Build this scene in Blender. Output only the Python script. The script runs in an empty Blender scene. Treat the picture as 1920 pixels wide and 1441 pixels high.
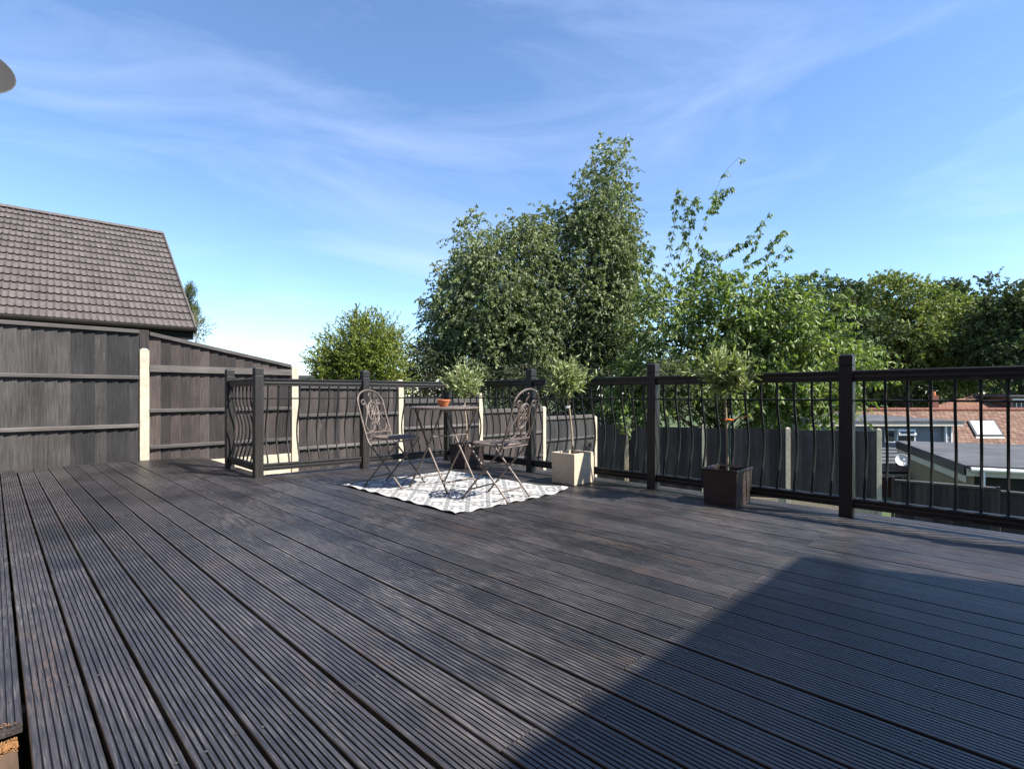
import bpy, bmesh, math, random
import numpy as np
from mathutils import Vector, Matrix

random.seed(7)
rng = np.random.default_rng(7)
R = math.radians
S = bpy.context.scene
COL = S.collection

# ------------------------------------------------------------------ camera, sky, sun, exposure
CAM_H, FPX, HOR = 0.85, 975.0, 740.0          # camera height, focal length in photo pixels, horizon row
cam = bpy.data.cameras.new('camera')
cam.sensor_width = 36
cam.lens = 36 * FPX / 1920
cam.shift_y = (HOR - 720.5) / 1920
cam.clip_start, cam.clip_end = 0.05, 3000
cam_o = bpy.data.objects.new('camera', cam)
COL.objects.link(cam_o)
cam_o.location = (0, 0, CAM_H)
cam_o.rotation_euler = (R(90), 0, 0)
S.camera = cam_o

SUN_AZ, SUN_EL = 113.0, 47.0                    # azimuth clockwise from +Y
world = bpy.data.worlds.new('World')
S.world = world
world.use_nodes = True
wn, wl = world.node_tree.nodes, world.node_tree.links
bg = wn['Background']
bg.inputs[1].default_value = 0.115
sky = wn.new('ShaderNodeTexSky')
sky.sky_type = 'NISHITA'
sky.sun_disc = False
sky.sun_elevation = R(SUN_EL)
sky.sun_rotation = R(SUN_AZ)
sky.air_density, sky.dust_density, sky.ozone_density = 1.0, 0.0, 5.5
sky.altitude = 300
# thin cirrus: stretched noise in the sky's own direction space
tc = wn.new('ShaderNodeTexCoord')
mp = wn.new('ShaderNodeMapping')
mp.inputs['Rotation'].default_value = (0, R(-32), R(-20))
mp.inputs['Scale'].default_value = (0.8, 2.0, 4.4)
nz = wn.new('ShaderNodeTexNoise')
nz.inputs['Scale'].default_value = 1.7
nz.inputs['Detail'].default_value = 9
nz.inputs['Roughness'].default_value = 0.6
nz.inputs['Distortion'].default_value = 0.7
rp = wn.new('ShaderNodeValToRGB')
rp.color_ramp.elements[0].position = 0.45
rp.color_ramp.elements[0].color = (0, 0, 0, 1)
rp.color_ramp.elements[1].position = 0.84
rp.color_ramp.elements[1].color = (0.24, 0.24, 0.24, 1)
mx = wn.new('ShaderNodeMixRGB')
mx.inputs['Color2'].default_value = (5.3, 5.7, 7.4, 1)
wl.new(tc.outputs['Generated'], mp.inputs['Vector'])
wl.new(mp.outputs[0], nz.inputs['Vector'])
wl.new(nz.outputs['Fac'], rp.inputs[0])
wl.new(rp.outputs[0], mx.inputs['Fac'])
wl.new(sky.outputs[0], mx.inputs['Color1'])
wl.new(mx.outputs[0], bg.inputs[0])

sun = bpy.data.lights.new('sun', 'SUN')
sun.energy = 5.0
sun.angle = R(0.53)
sun.color = (1.0, 0.94, 0.85)
sun_o = bpy.data.objects.new('sun', sun)
COL.objects.link(sun_o)
to_sun = Vector((math.sin(R(SUN_AZ)) * math.cos(R(SUN_EL)), math.cos(R(SUN_AZ)) * math.cos(R(SUN_EL)), math.sin(R(SUN_EL))))
sun_o.rotation_euler = to_sun.to_track_quat('Z', 'Y').to_euler()

S.view_settings.view_transform = 'Standard'
S.view_settings.look = 'None'
S.view_settings.gamma = 1
S.view_settings.exposure = 1.2
S.view_settings.use_curve_mapping = False

# ------------------------------------------------------------------ helpers
K = math.sqrt(0.5)


def W(v, u, z=0.0):
    """deck frame (v across the boards, u along them) to world"""
    return Vector((K * (v - u), K * (v + u), z))


def at(x, y, Y):
    """point at depth Y that shows at photo pixel x, y"""
    return Vector(((x - 960) / FPX * Y, Y, CAM_H + (HOR - y) / FPX * Y))


class MB:
    def __init__(s):
        s.v, s.f = [], []

    def add(s, vs, fs):
        b = len(s.v)
        s.v += [tuple(p) for p in vs]
        s.f += [tuple(b + i for i in f) for f in fs]
        return s

    def box(s, x0, x1, y0, y1, z0, z1):
        return s.hexa([(x0, y0, z0), (x1, y0, z0), (x1, y1, z0), (x0, y1, z0),
                       (x0, y0, z1), (x1, y0, z1), (x1, y1, z1), (x0, y1, z1)])

    def hexa(s, p):
        return s.add(p, [(3, 2, 1, 0), (4, 5, 6, 7), (0, 1, 5, 4), (1, 2, 6, 5), (2, 3, 7, 6), (3, 0, 4, 7)])

    def prism(s, poly, axis, a, b):
        """extrude a polygon of 2-D points along x, y or z from a to b"""
        def mk(p, t):
            return {'x': (t, p[0], p[1]), 'y': (p[0], t, p[1]), 'z': (p[0], p[1], t)}[axis]
        n = len(poly)
        vs = [mk(p, a) for p in poly] + [mk(p, b) for p in poly]
        fs = [tuple(range(n)), tuple(range(2 * n - 1, n - 1, -1))]
        fs += [(i, i + n, (i + 1) % n + n, (i + 1) % n) for i in range(n)]
        return s.add(vs, fs)

    def tube(s, path, r, n=8, closed=False):
        P = [Vector(p) for p in path]
        m = len(P)
        rr = r if isinstance(r, (list, tuple)) else [r] * m
        vs, fs = [], []
        up = None
        for i in range(m):
            if closed:
                t = P[(i + 1) % m] - P[i - 1]
            else:
                t = P[min(i + 1, m - 1)] - P[max(i - 1, 0)]
            t = t.normalized() if t.length > 1e-9 else Vector((0, 0, 1))
            if up is None:
                up = Vector((0, 0, 1)) if abs(t.z) < 0.9 else Vector((1, 0, 0))
            a = (up - t * up.dot(t))
            a = a.normalized() if a.length > 1e-6 else t.orthogonal().normalized()
            up = a
            b = t.cross(a)
            for k in range(n):
                q = 2 * math.pi * k / n
                vs.append(P[i] + (a * math.cos(q) + b * math.sin(q)) * rr[i])
        for i in range(m if closed else m - 1):
            j = (i + 1) % m
            for k in range(n):
                l = (k + 1) % n
                fs.append((i * n + k, i * n + l, j * n + l, j * n + k))
        if not closed:
            fs.append(tuple(range(n - 1, -1, -1)))
            fs.append(tuple((m - 1) * n + k for k in range(n)))
        return s.add(vs, fs)

    def lathe(s, prof, n=24, cx=0, cy=0):
        vs, fs = [], []
        m = len(prof)
        for r, z in prof:
            for k in range(n):
                q = 2 * math.pi * k / n
                vs.append((cx + r * math.cos(q), cy + r * math.sin(q), z))
        for i in range(m - 1):
            for k in range(n):
                l = (k + 1) % n
                fs.append((i * n + k, i * n + l, (i + 1) * n + l, (i + 1) * n + k))
        return s.add(vs, fs)

    def mesh(s, name, smooth=False):
        me = bpy.data.meshes.new(name)
        me.from_pydata(s.v, [], s.f)
        bm = bmesh.new()
        bm.from_mesh(me)
        bmesh.ops.recalc_face_normals(bm, faces=bm.faces)
        bm.to_mesh(me)
        bm.free()
        if smooth:
            me.shade_smooth()
            try:
                me.set_sharp_from_angle(angle=R(40))
            except Exception:
                pass
        return me

    def build(s, name, mat, parent=None, smooth=False, bevel=0, loc=None, rot=None):
        return link(name, s.mesh(name, smooth), mat, parent, bevel, loc, rot)


def link(name, me, mat, parent=None, bevel=0, loc=None, rot=None):
    o = bpy.data.objects.new(name, me)
    COL.objects.link(o)
    if mat and not me.materials:
        me.materials.append(mat)
    o.parent = parent
    if loc is not None:
        o.location = loc
    if rot is not None:
        o.rotation_euler = rot
    if bevel:
        b = o.modifiers.new('bevel', 'BEVEL')
        b.width = bevel
        b.segments = 2
        b.limit_method = 'ANGLE'
    return o


def tag(o, label=None, cat=None, group=None, kind=None):
    if label:
        o['label'] = label
    if cat:
        o['category'] = cat
    if group:
        o['group'] = group
    if kind:
        o['kind'] = kind
    return o


def thing(name, label, cat, loc=(0, 0, 0), rz=0.0, group=None):
    o = bpy.data.objects.new(name, None)
    COL.objects.link(o)
    o.location = loc
    o.rotation_euler = (0, 0, rz)
    return tag(o, label, cat, group)


def arc(fn, n):
    return [fn(i / (n - 1)) for i in range(n)]


# ------------------------------------------------------------------ materials
def mat_new(name):
    m = bpy.data.materials.new(name)
    m.use_nodes = True
    return m, m.node_tree.nodes, m.node_tree.links, m.node_tree.nodes['Principled BSDF']


def ramp(n, stops):
    r = n.new('ShaderNodeValToRGB')
    e = r.color_ramp.elements
    while len(e) < len(stops):
        e.new(0.5)
    for k, (p, c) in enumerate(stops):
        e[k].position = p
        e[k].color = c if len(c) == 4 else (*c, 1)
    return r


def coords(n, l, scale=(1, 1, 1), world_space=False, rnd=True):
    """object coordinates, shifted by the object's own random number so that copies differ"""
    if world_space:
        src = n.new('ShaderNodeNewGeometry').outputs['Position']
    else:
        src = n.new('ShaderNodeTexCoord').outputs['Object']
    if rnd and not world_space:
        oi = n.new('ShaderNodeObjectInfo')
        mul = n.new('ShaderNodeMath')
        mul.operation = 'MULTIPLY'
        mul.inputs[1].default_value = 57.0
        l.new(oi.outputs['Random'], mul.inputs[0])
        add = n.new('ShaderNodeVectorMath')
        l.new(src, add.inputs[0])
        l.new(mul.outputs[0], add.inputs[1])
        src = add.outputs[0]
    mp = n.new('ShaderNodeMapping')
    mp.inputs['Scale'].default_value = scale
    l.new(src, mp.inputs['Vector'])
    return mp.outputs[0]


def noise(n, l, vec, scale, detail=4, rough=0.55, dist=0.0):
    t = n.new('ShaderNodeTexNoise')
    t.inputs['Scale'].default_value = scale
    t.inputs['Detail'].default_value = detail
    t.inputs['Roughness'].default_value = rough
    t.inputs['Distortion'].default_value = dist
    l.new(vec, t.inputs['Vector'])
    return t.outputs['Fac']


def mixc(n, l, fac, a, b, mode='MIX'):
    m = n.new('ShaderNodeMixRGB')
    m.blend_type = mode
    for sock, val in (('Fac', fac), ('Color1', a), ('Color2', b)):
        if isinstance(val, (int, float)):
            m.inputs[sock].default_value = val
        elif isinstance(val, tuple):
            m.inputs[sock].default_value = (*val, 1) if len(val) == 3 else val
        else:
            l.new(val, m.inputs[sock])
    return m.outputs[0]


def bump(n, l, bsdf, height, strength=0.3, dist=0.01):
    b = n.new('ShaderNodeBump')
    b.inputs['Strength'].default_value = strength
    b.inputs['Distance'].default_value = dist
    l.new(height, b.inputs['Height'])
    l.new(b.outputs[0], bsdf.inputs['Normal'])


def mat_wood(name, c_dark, c_light, c_worn, worn=0.62, axis=1, rough=0.6, grain=26.0, patch=0.7, spec=0.5, fleck=60.0, vary=0.28, dust=None):
    """stained timber: grain along one axis, per-piece tone, worn flecks and patches"""
    m, n, l, b = mat_new(name)
    sc = [grain, grain, grain]
    sc[axis] = grain * 0.045
    v = coords(n, l, tuple(sc))
    g = noise(n, l, v, 1.0, 6, 0.65, 0.4)
    base = ramp(n, [(0.3, c_dark), (0.72, c_light)])
    l.new(g, base.inputs[0])
    oi = n.new('ShaderNodeObjectInfo')
    tone = ramp(n, [(0.0, (1 - vary, 1 - vary, 1 - vary * .93)), (1.0, (1 + vary, 1 + vary * .86, 1 + vary * .7))])
    l.new(oi.outputs['Random'], tone.inputs[0])
    col = mixc(n, l, 1.0, base.outputs[0], tone.outputs[0], 'MULTIPLY')
    pv = coords(n, l, (1, 1, 1), world_space=True)
    p1 = noise(n, l, pv, 1.3, 4, 0.6)
    pr = ramp(n, [(0.35, (1 - patch * .35,) * 3), (0.7, (1 + patch * .45,) * 3)])
    l.new(p1, pr.inputs[0])
    col = mixc(n, l, 1.0, col, pr.outputs[0], 'MULTIPLY')
    sc2 = [fleck] * 3
    sc2[axis] = fleck * .1
    f = noise(n, l, coords(n, l, tuple(sc2)), 1.0, 3, 0.6)
    sc3 = [5.0, 5.0, 5.0]
    sc3[axis] = 1.3
    p2 = noise(n, l, coords(n, l, tuple(sc3)), 1.0, 3, 0.5)
    mul = n.new('ShaderNodeMath')
    mul.operation = 'MULTIPLY'
    l.new(f, mul.inputs[0])
    l.new(p2, mul.inputs[1])
    fr = ramp(n, [(worn * worn - 0.05, (0, 0, 0)), (worn * worn + 0.09, (1, 1, 1))])
    l.new(mul.outputs[0], fr.inputs[0])
    col = mixc(n, l, fr.outputs[0], col, c_worn)
    if dust:                                       # dry scuffed patches, broken up along the grain
        d1 = noise(n, l, pv, 0.9, 5, 0.7, 0.6)
        dm_ = n.new('ShaderNodeMath')
        dm_.operation = 'MULTIPLY'
        l.new(d1, dm_.inputs[0])
        l.new(g, dm_.inputs[1])
        dr = ramp(n, [(0.27, (0, 0, 0)), (0.42, (0.55, 0.55, 0.55))])
        l.new(dm_.outputs[0], dr.inputs[0])
        col = mixc(n, l, dr.outputs[0], col, dust)
    l.new(col, b.inputs['Base Color'])
    rr = n.new('ShaderNodeMapRange')
    rr.inputs[3].default_value = rough - 0.13
    rr.inputs[4].default_value = rough + 0.15
    l.new(p1, rr.inputs[0])
    l.new(rr.outputs[0], b.inputs['Roughness'])
    b.inputs['Specular IOR Level'].default_value = spec
    bump(n, l, b, g, 0.35, 0.002)
    return m


def mat_plain(name, col, rough=0.6, metal=0.0, var=0.12, scale=9.0, bumpy=0.0, spec=0.5, dirt=None, each=0.0):
    m, n, l, b = mat_new(name)
    v = coords(n, l)
    f = noise(n, l, v, scale, 5, 0.6)
    lo = tuple(max(0, c * (1 - var * 2)) for c in col)
    hi = tuple(c * (1 + var) for c in col)
    r = ramp(n, [(0.3, lo), (0.7, hi)])
    l.new(f, r.inputs[0])
    c = r.outputs[0]
    if dirt:
        f2 = noise(n, l, v, scale * 0.35, 6, 0.7)
        r2 = ramp(n, [(0.5, (0, 0, 0)), (0.75, (0.7, 0.7, 0.7))])
        l.new(f2, r2.inputs[0])
        c = mixc(n, l, r2.outputs[0], c, dirt)
    if each:                                       # piece-to-piece tone
        oi = n.new('ShaderNodeObjectInfo')
        er_ = ramp(n, [(0.0, (1 - each,) * 3), (1.0, (1 + each,) * 3)])
        l.new(oi.outputs['Random'], er_.inputs[0])
        c = mixc(n, l, 1.0, c, er_.outputs[0], 'MULTIPLY')
    l.new(c, b.inputs['Base Color'])
    b.inputs['Roughness'].default_value = rough
    b.inputs['Metallic'].default_value = metal
    b.inputs['Specular IOR Level'].default_value = spec
    if bumpy:
        f3 = noise(n, l, v, scale * 6, 5, 0.6)
        bump(n, l, b, f3, bumpy, 0.01)
    return m


def mat_leaf(name, c_a, c_b, c_c, trans=0.3, rough=0.5):
    m, n, l, b = mat_new(name)
    a = n.new('ShaderNodeAttribute')
    a.attribute_name = 'rnd'
    r = ramp(n, [(0.0, c_a), (0.55, c_b), (1.0, c_c)])
    l.new(a.outputs['Fac'], r.inputs[0])
    l.new(r.outputs[0], b.inputs['Base Color'])
    b.inputs['Roughness'].default_value = rough
    b.inputs['Specular IOR Level'].default_value = 0.4
    t = n.new('ShaderNodeBsdfTranslucent')
    br = mixc(n, l, 1.0, r.outputs[0], (1.5, 1.7, 0.6), 'MULTIPLY')
    l.new(br, t.inputs[0])
    mix = n.new('ShaderNodeMixShader')
    mix.inputs[0].default_value = trans
    l.new(b.outputs[0], mix.inputs[1])
    l.new(t.outputs[0], mix.inputs[2])
    l.new(mix.outputs[0], n['Material Output'].inputs[0])
    return m


M = {}
M['deck'] = mat_wood('deck stain', (0.0105, 0.010, 0.0115), (0.077, 0.072, 0.075), (0.090, 0.062, 0.045), worn=0.605, axis=1, rough=0.40, grain=170, patch=1.3, spec=0.65, fleck=150.0, dust=(0.20, 0.185, 0.17))
M['raw_deck'] = mat_wood('worn decking', (0.045, 0.030, 0.020), (0.15, 0.10, 0.065), (0.04, 0.035, 0.035), worn=0.55, axis=0, rough=0.7, grain=30)
M['joist'] = mat_wood('under-deck timber', (0.03, 0.025, 0.02), (0.07, 0.055, 0.04), (0.1, 0.07, 0.05), axis=1, rough=0.8)
M['fence'] = mat_wood('fence stain', (0.020, 0.0202, 0.0208), (0.064, 0.064, 0.0655), (0.12, 0.11, 0.10), worn=0.66, axis=2, rough=0.72, grain=85, patch=0.7, spec=0.3, vary=0.5)
M['fence_brown'] = mat_wood('brown fence stain', (0.023, 0.0195, 0.0195), (0.072, 0.060, 0.0585), (0.13, 0.115, 0.105), worn=0.66, axis=2, rough=0.72, grain=85, patch=0.7, spec=0.3, vary=0.5)
M['fence_rail'] = mat_wood('fence rail stain', (0.045, 0.042, 0.041), (0.115, 0.107, 0.103), (0.15, 0.13, 0.12), worn=0.64, axis=0, rough=0.7, grain=85, spec=0.3)
M['fence_dark'] = mat_wood('dark fence stain', (0.028, 0.023, 0.024), (0.075, 0.062, 0.063), (0.11, 0.09, 0.09), worn=0.68, axis=2, rough=0.75, grain=85, spec=0.3, vary=0.5)
M['rail'] = mat_wood('railing stain', (0.006, 0.006, 0.006), (0.022, 0.021, 0.021), (0.075, 0.068, 0.062), worn=0.64, axis=1, rough=0.45, grain=70, patch=0.6, spec=0.4, vary=0.3)
M['post'] = mat_wood('railing post stain', (0.007, 0.007, 0.007), (0.024, 0.022, 0.021), (0.07, 0.06, 0.055), worn=0.64, axis=2, rough=0.48, grain=70, patch=0.6, spec=0.4, vary=0.3)
M['iron'] = mat_plain('black iron', (0.012, 0.012, 0.012), 0.55, 0.0, 0.2, 30, spec=0.35)
M['rust'] = mat_plain('rusty brown metal', (0.135, 0.105, 0.088), 0.5, 0.1, 0.3, 60, dirt=(0.24, 0.21, 0.19))
M['concrete'] = mat_plain('cream concrete', (0.49, 0.43, 0.33), 0.85, 0, 0.12, 14, bumpy=0.25, spec=0.2, dirt=(0.33, 0.29, 0.23))
M['tan'] = mat_plain('tan concrete', (0.46, 0.36, 0.25), 0.85, 0, 0.12, 14, bumpy=0.2, spec=0.2)
M['terracotta'] = mat_plain('terracotta', (0.52, 0.17, 0.07), 0.75, 0, 0.1, 22, spec=0.3)
M['soil'] = mat_plain('soil', (0.07, 0.045, 0.03), 0.95, 0, 0.3, 60, bumpy=0.5, spec=0.1)
M['stone_pot'] = mat_plain('pale stone', (0.55, 0.46, 0.34), 0.8, 0, 0.08, 30, bumpy=0.6, spec=0.3)
M['bark'] = mat_plain('bark', (0.10, 0.075, 0.055), 0.85, 0, 0.3, 12, bumpy=0.5, spec=0.2)
M['bark_pale'] = mat_plain('pale bark', (0.30, 0.27, 0.23), 0.8, 0, 0.3, 6, bumpy=0.3, spec=0.2, dirt=(0.06, 0.05, 0.045))
M['stem'] = mat_plain('young stem', (0.34, 0.27, 0.19), 0.8, 0, 0.2, 30, spec=0.2)
M['cane'] = mat_plain('green cane', (0.12, 0.26, 0.16), 0.6, 0, 0.1, 30)
M['orange'] = mat_plain('orange plastic', (0.85, 0.20, 0.03), 0.5, 0, 0.05, 30)
M['white'] = mat_plain('white plastic', (0.72, 0.72, 0.70), 0.45, 0, 0.04, 10)
M['grey_metal'] = mat_plain('grey painted metal', (0.040, 0.041, 0.043), 0.6, 0.0, 0.06, 12)
M['render_wall'] = mat_plain('house render', (0.24, 0.17, 0.13), 0.85, 0, 0.06, 5, bumpy=0.2, spec=0.2)
M['glass'] = mat_plain('dark window glass', (0.02, 0.024, 0.028), 0.06, 0, 0.02, 3)
M['felt'] = mat_plain('grey roof felt', (0.085, 0.088, 0.096), 0.9, 0, 0.15, 2, spec=0.2, dirt=(0.15, 0.15, 0.155))
M['grey_clad'] = mat_plain('grey cladding', (0.17, 0.175, 0.19), 0.65, 0, 0.08, 4, spec=0.3)
M['tan_wall'] = mat_plain('tan rendered wall', (0.26, 0.19, 0.12), 0.85, 0, 0.08, 4, spec=0.2)
M['cream_trim'] = mat_plain('cream trim', (0.55, 0.49, 0.40), 0.7, 0, 0.06, 8)
M['roof_tile'] = mat_plain('brown concrete roof tile', (0.108, 0.091, 0.084), 0.75, 0, 0.12, 14, spec=0.3, dirt=(0.15, 0.128, 0.118), each=0.15)
M['roof_dark'] = mat_plain('roof underlay', (0.02, 0.018, 0.017), 0.9, 0, 0.1, 9, spec=0.1)
M['brick_red'] = mat_plain('red brick', (0.20, 0.085, 0.06), 0.85, 0, 0.2, 20, spec=0.2)
M['saw'] = mat_plain('sawdust', (0.36, 0.19, 0.085), 0.95, 0, 0.25, 120, bumpy=0.6, spec=0.1)


def mat_small_tiles(name, ca, cb, cc, sx, sy):
    """far tiled roof: courses and joints with relief; u across, v up the slope from the UV map"""
    m, n, l, b = mat_new(name)
    uv = n.new('ShaderNodeTexCoord')
    mp = n.new('ShaderNodeMapping')
    mp.inputs['Scale'].default_value = (sx, sy, 1)
    l.new(uv.outputs['UV'], mp.inputs[0])
    br = n.new('ShaderNodeTexBrick')
    br.inputs['Scale'].default_value = 1
    br.inputs['Mortar Size'].default_value = 0.055
    br.inputs['Mortar Smooth'].default_value = 0.5
    br.inputs['Brick Width'].default_value = 1.0
    br.inputs['Row Height'].default_value = 1.0
    br.inputs['Color1'].default_value = (*ca, 1)
    br.inputs['Color2'].default_value = (*cb, 1)
    br.inputs['Mortar'].default_value = (0.05, 0.028, 0.02, 1)
    l.new(mp.outputs[0], br.inputs['Vector'])
    f = noise(n, l, mp.outputs[0], 0.9, 5, 0.7)
    r = ramp(n, [(0.42, (0, 0, 0)), (0.62, (0.8, 0.8, 0.8))])
    l.new(f, r.inputs[0])
    l.new(mixc(n, l, r.outputs[0], br.outputs[0], cc, 'MULTIPLY'), b.inputs['Base Color'])
    b.inputs['Roughness'].default_value = 0.85
    b.inputs['Specular IOR Level'].default_value = 0.2
    inv = n.new('ShaderNodeInvert')
    l.new(br.outputs['Fac'], inv.inputs['Color'])
    bump(n, l, b, inv.outputs[0], 0.9, 0.05)
    return m


M['orange_tile'] = mat_small_tiles('orange clay tiles', (0.25, 0.160, 0.112), (0.145, 0.082, 0.058), (0.6, 0.52, 0.5), 1, 1)
M['brown_tile'] = mat_small_tiles('brown clay tiles', (0.25, 0.14, 0.09), (0.19, 0.10, 0.07), (0.7, 0.6, 0.55), 1, 1)

# wicker: interlaced strands as relief
m, n, l, b = mat_new('brown wicker')
tcx = n.new('ShaderNodeTexCoord')
mp2 = n.new('ShaderNodeMapping')
mp2.inputs['Scale'].default_value = (1, 1, 1)
l.new(tcx.outputs['UV'], mp2.inputs[0])
bk = n.new('ShaderNodeTexBrick')
bk.inputs['Scale'].default_value = 26
bk.inputs['Brick Width'].default_value = 1.5
bk.inputs['Row Height'].default_value = 0.62
bk.inputs['Mortar Size'].default_value = 0.11
bk.inputs['Mortar Smooth'].default_value = 0.9
bk.inputs['Color1'].default_value = (0.060, 0.036, 0.029, 1)
bk.inputs['Color2'].default_value = (0.034, 0.021, 0.018, 1)
bk.inputs['Mortar'].default_value = (0.012, 0.009, 0.008, 1)
l.new(mp2.outputs[0], bk.inputs['Vector'])
l.new(bk.outputs[0], b.inputs['Base Color'])
inv = n.new('ShaderNodeInvert')
l.new(bk.outputs['Fac'], inv.inputs['Color'])
bump(n, l, b, inv.outputs[0], 1.0, 0.012)
b.inputs['Roughness'].default_value = 0.45
M['wicker'] = m

# rug: woven white with a grey broken-diamond pattern (x across, y along, metres)
m, n, l, b = mat_new('woven rug')
tcx = n.new('ShaderNodeTexCoord')
sep = n.new('ShaderNodeSeparateXYZ')
l.new(tcx.outputs['UV'], sep.inputs[0])


def mth(op, a, c=None):
    q = n.new('ShaderNodeMath')
    q.operation = op
    for i, val in enumerate((a, c)):
        if val is None:
            continue
        if isinstance(val, (int, float)):
            q.inputs[i].default_value = val
        else:
            l.new(val, q.inputs[i])
    return q.outputs[0]


def tri(x, k):
    return mth('ABSOLUTE', mth('SUBTRACT', mth('FRACT', mth('MULTIPLY', x, k)), 0.5))


UX, UY = sep.outputs[0], sep.outputs[1]
dia = mth('ADD', tri(UX, 4.7), tri(UY, 4.2))
line1 = mth('LESS_THAN', mth('ABSOLUTE', mth('SUBTRACT', dia, 0.5)), 0.12)
line2 = mth('LESS_THAN', mth('ABSOLUTE', mth('SUBTRACT', dia, 0.22)), 0.085)
dash = mth('GREATER_THAN', tri(UY, 25), 0.13)
dash2 = mth('GREATER_THAN', tri(UX, 13), 0.13)
pat = mth('MULTIPLY', mth('ADD', line1, line2), dash)
bands = mth('MULTIPLY', mth('LESS_THAN', tri(UX, 1.65), 0.03), mth('MULTIPLY', dash, dash2))
pat = mth('MINIMUM', mth('ADD', pat, bands), 1.0)
wv = noise(n, l, coords(n, l, (60, 220, 60)), 1.0, 3)
colr = mixc(n, l, pat, (0.54, 0.53, 0.51), (0.14, 0.145, 0.15))
l.new(mixc(n, l, 0.25, colr, mixc(n, l, 1.0, colr, wv, 'MULTIPLY')), b.inputs['Base Color'])
b.inputs['Roughness'].default_value = 0.9
b.inputs['Specular IOR Level'].default_value = 0.15
bump(n, l, b, wv, 0.5, 0.004)
M['rug'] = m

# ground: grass with bare earth
m, n, l, b = mat_new('rough grass')
gv = coords(n, l, world_space=True)
gr = ramp(n, [(0.3, (0.035, 0.055, 0.018)), (0.6, (0.07, 0.10, 0.03)), (0.8, (0.12, 0.10, 0.06))])
l.new(noise(n, l, gv, 0.6, 8, 0.65), gr.inputs[0])
l.new(gr.outputs[0], b.inputs['Base Color'])
b.inputs['Roughness'].default_value = 0.95
bump(n, l, b, noise(n, l, gv, 18, 5, 0.7), 0.8, 0.05)
M['grass'] = m

M['leaf_birch'] = mat_leaf('birch leaf', (0.075, 0.105, 0.036), (0.150, 0.185, 0.070), (0.30, 0.33, 0.17), 0.24)
M['leaf_cherry'] = mat_leaf('cherry leaf', (0.075, 0.115, 0.030), (0.155, 0.210, 0.056), (0.29, 0.34, 0.13), 0.30)
M['leaf_haw'] = mat_leaf('hawthorn leaf', (0.100, 0.135, 0.020), (0.180, 0.225, 0.032), (0.26, 0.28, 0.06), 0.28)
M['leaf_dark'] = mat_leaf('dark shrub leaf', (0.018, 0.030, 0.012), (0.035, 0.056, 0.020), (0.06, 0.085, 0.03), 0.2)
M['leaf_wood'] = mat_leaf('far wood leaf', (0.085, 0.120, 0.030), (0.175, 0.215, 0.055), (0.26, 0.29, 0.09), 0.2, 0.7)
M['leaf_wood2'] = mat_leaf('far dark leaf', (0.030, 0.050, 0.018), (0.060, 0.090, 0.028), (0.10, 0.13, 0.045), 0.15, 0.7)
M['leaf_olive'] = mat_leaf('olive leaf', (0.14, 0.175, 0.07), (0.27, 0.32, 0.14), (0.42, 0.46, 0.26), 0.2, 0.5)
M['leaf_pale'] = mat_leaf('pale shrub leaf', (0.09, 0.12, 0.05), (0.15, 0.19, 0.09), (0.24, 0.27, 0.15), 0.25)
M['leaf_pine'] = mat_leaf('pine needles', (0.05, 0.075, 0.025), (0.09, 0.12, 0.035), (0.14, 0.16, 0.05), 0.1)

# ------------------------------------------------------------------ ground
def ground_z(x, y):
    v, u = K * (x + y), K * (y - x)
    z = -0.42 - max(0.0, min(1.0, (v - 2.2) / 9.5)) * 1.62
    if v > 12:
        z -= min(1.0, (v - 12) / 12) * 0.9
    return z


gx = [-900, -300, -120, -60, -35] + list(range(-24, 27, 1)) + [35, 60, 120, 300, 900]
gy = [-300, -60, -25] + list(range(-12, 41, 1)) + [55, 80, 140, 300, 1500]
gm = MB()
gm.v = [(x, y, ground_z(x, y)) for y in gy for x in gx]
nx = len(gx)
gm.f = [(j * nx + i, j * nx + i + 1, (j + 1) * nx + i + 1, (j + 1) * nx + i) for j in range(len(gy) - 1) for i in range(nx - 1)]
tag(gm.build('ground', M['grass'], smooth=True), kind='structure')

# ------------------------------------------------------------------ deck: boards one by one
PITCH, BW, BT = 0.1325, 0.1215, 0.028
V0 = 0.194                                   # a gap between two boards runs here
U_WALL, U_FENCE, V_BACK = -2.60, 8.19, -1.55
deck = MB()
for uj in np.arange(-2.2, 8.2, 0.6):
    vmax = 4.36 if uj < 5.6 else 2.0
    deck.box(V_BACK + 0.02, vmax, uj - 0.024, uj + 0.024, -0.19, -BT - 0.001)
deck.box(4.365, 4.40, U_WALL, 5.77, -0.24, -BT - 0.001)      # rim boards
deck.box(2.06, 4.365, 5.735, 5.77, -0.24, -BT - 0.001)
deck.box(2.005, 2.04, 5.78, U_FENCE, -0.24, -BT - 0.001)
deck_o = deck.build('deck', M['joist'], rot=(0, 0, R(45)))
tag(deck_o, kind='structure')


def board_mesh(L, ribs=8):
    """reeded decking board: x across, y along, top at z = 0"""
    h = BW / 2
    e = 0.0022
    p = BW / ribs
    prof = [(-h, -BT), (-h, -e)]
    for k in range(ribs):
        x0 = -h + k * p
        lo, hi = x0 + (e if k == 0 else 0.0025), x0 + p - (e if k == ribs - 1 else 0.0025)
        prof += [(lo, 0.0), (hi, 0.0)]
        if k < ribs - 1:
            prof += [(hi + 0.0006, -0.0075), (x0 + p + 0.0018, -0.0075)]
    prof += [(h, -e), (h, -BT)]
    return MB().prism(prof, 'y', -L / 2, L / 2).mesh('board')


mesh_cache = {}


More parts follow.
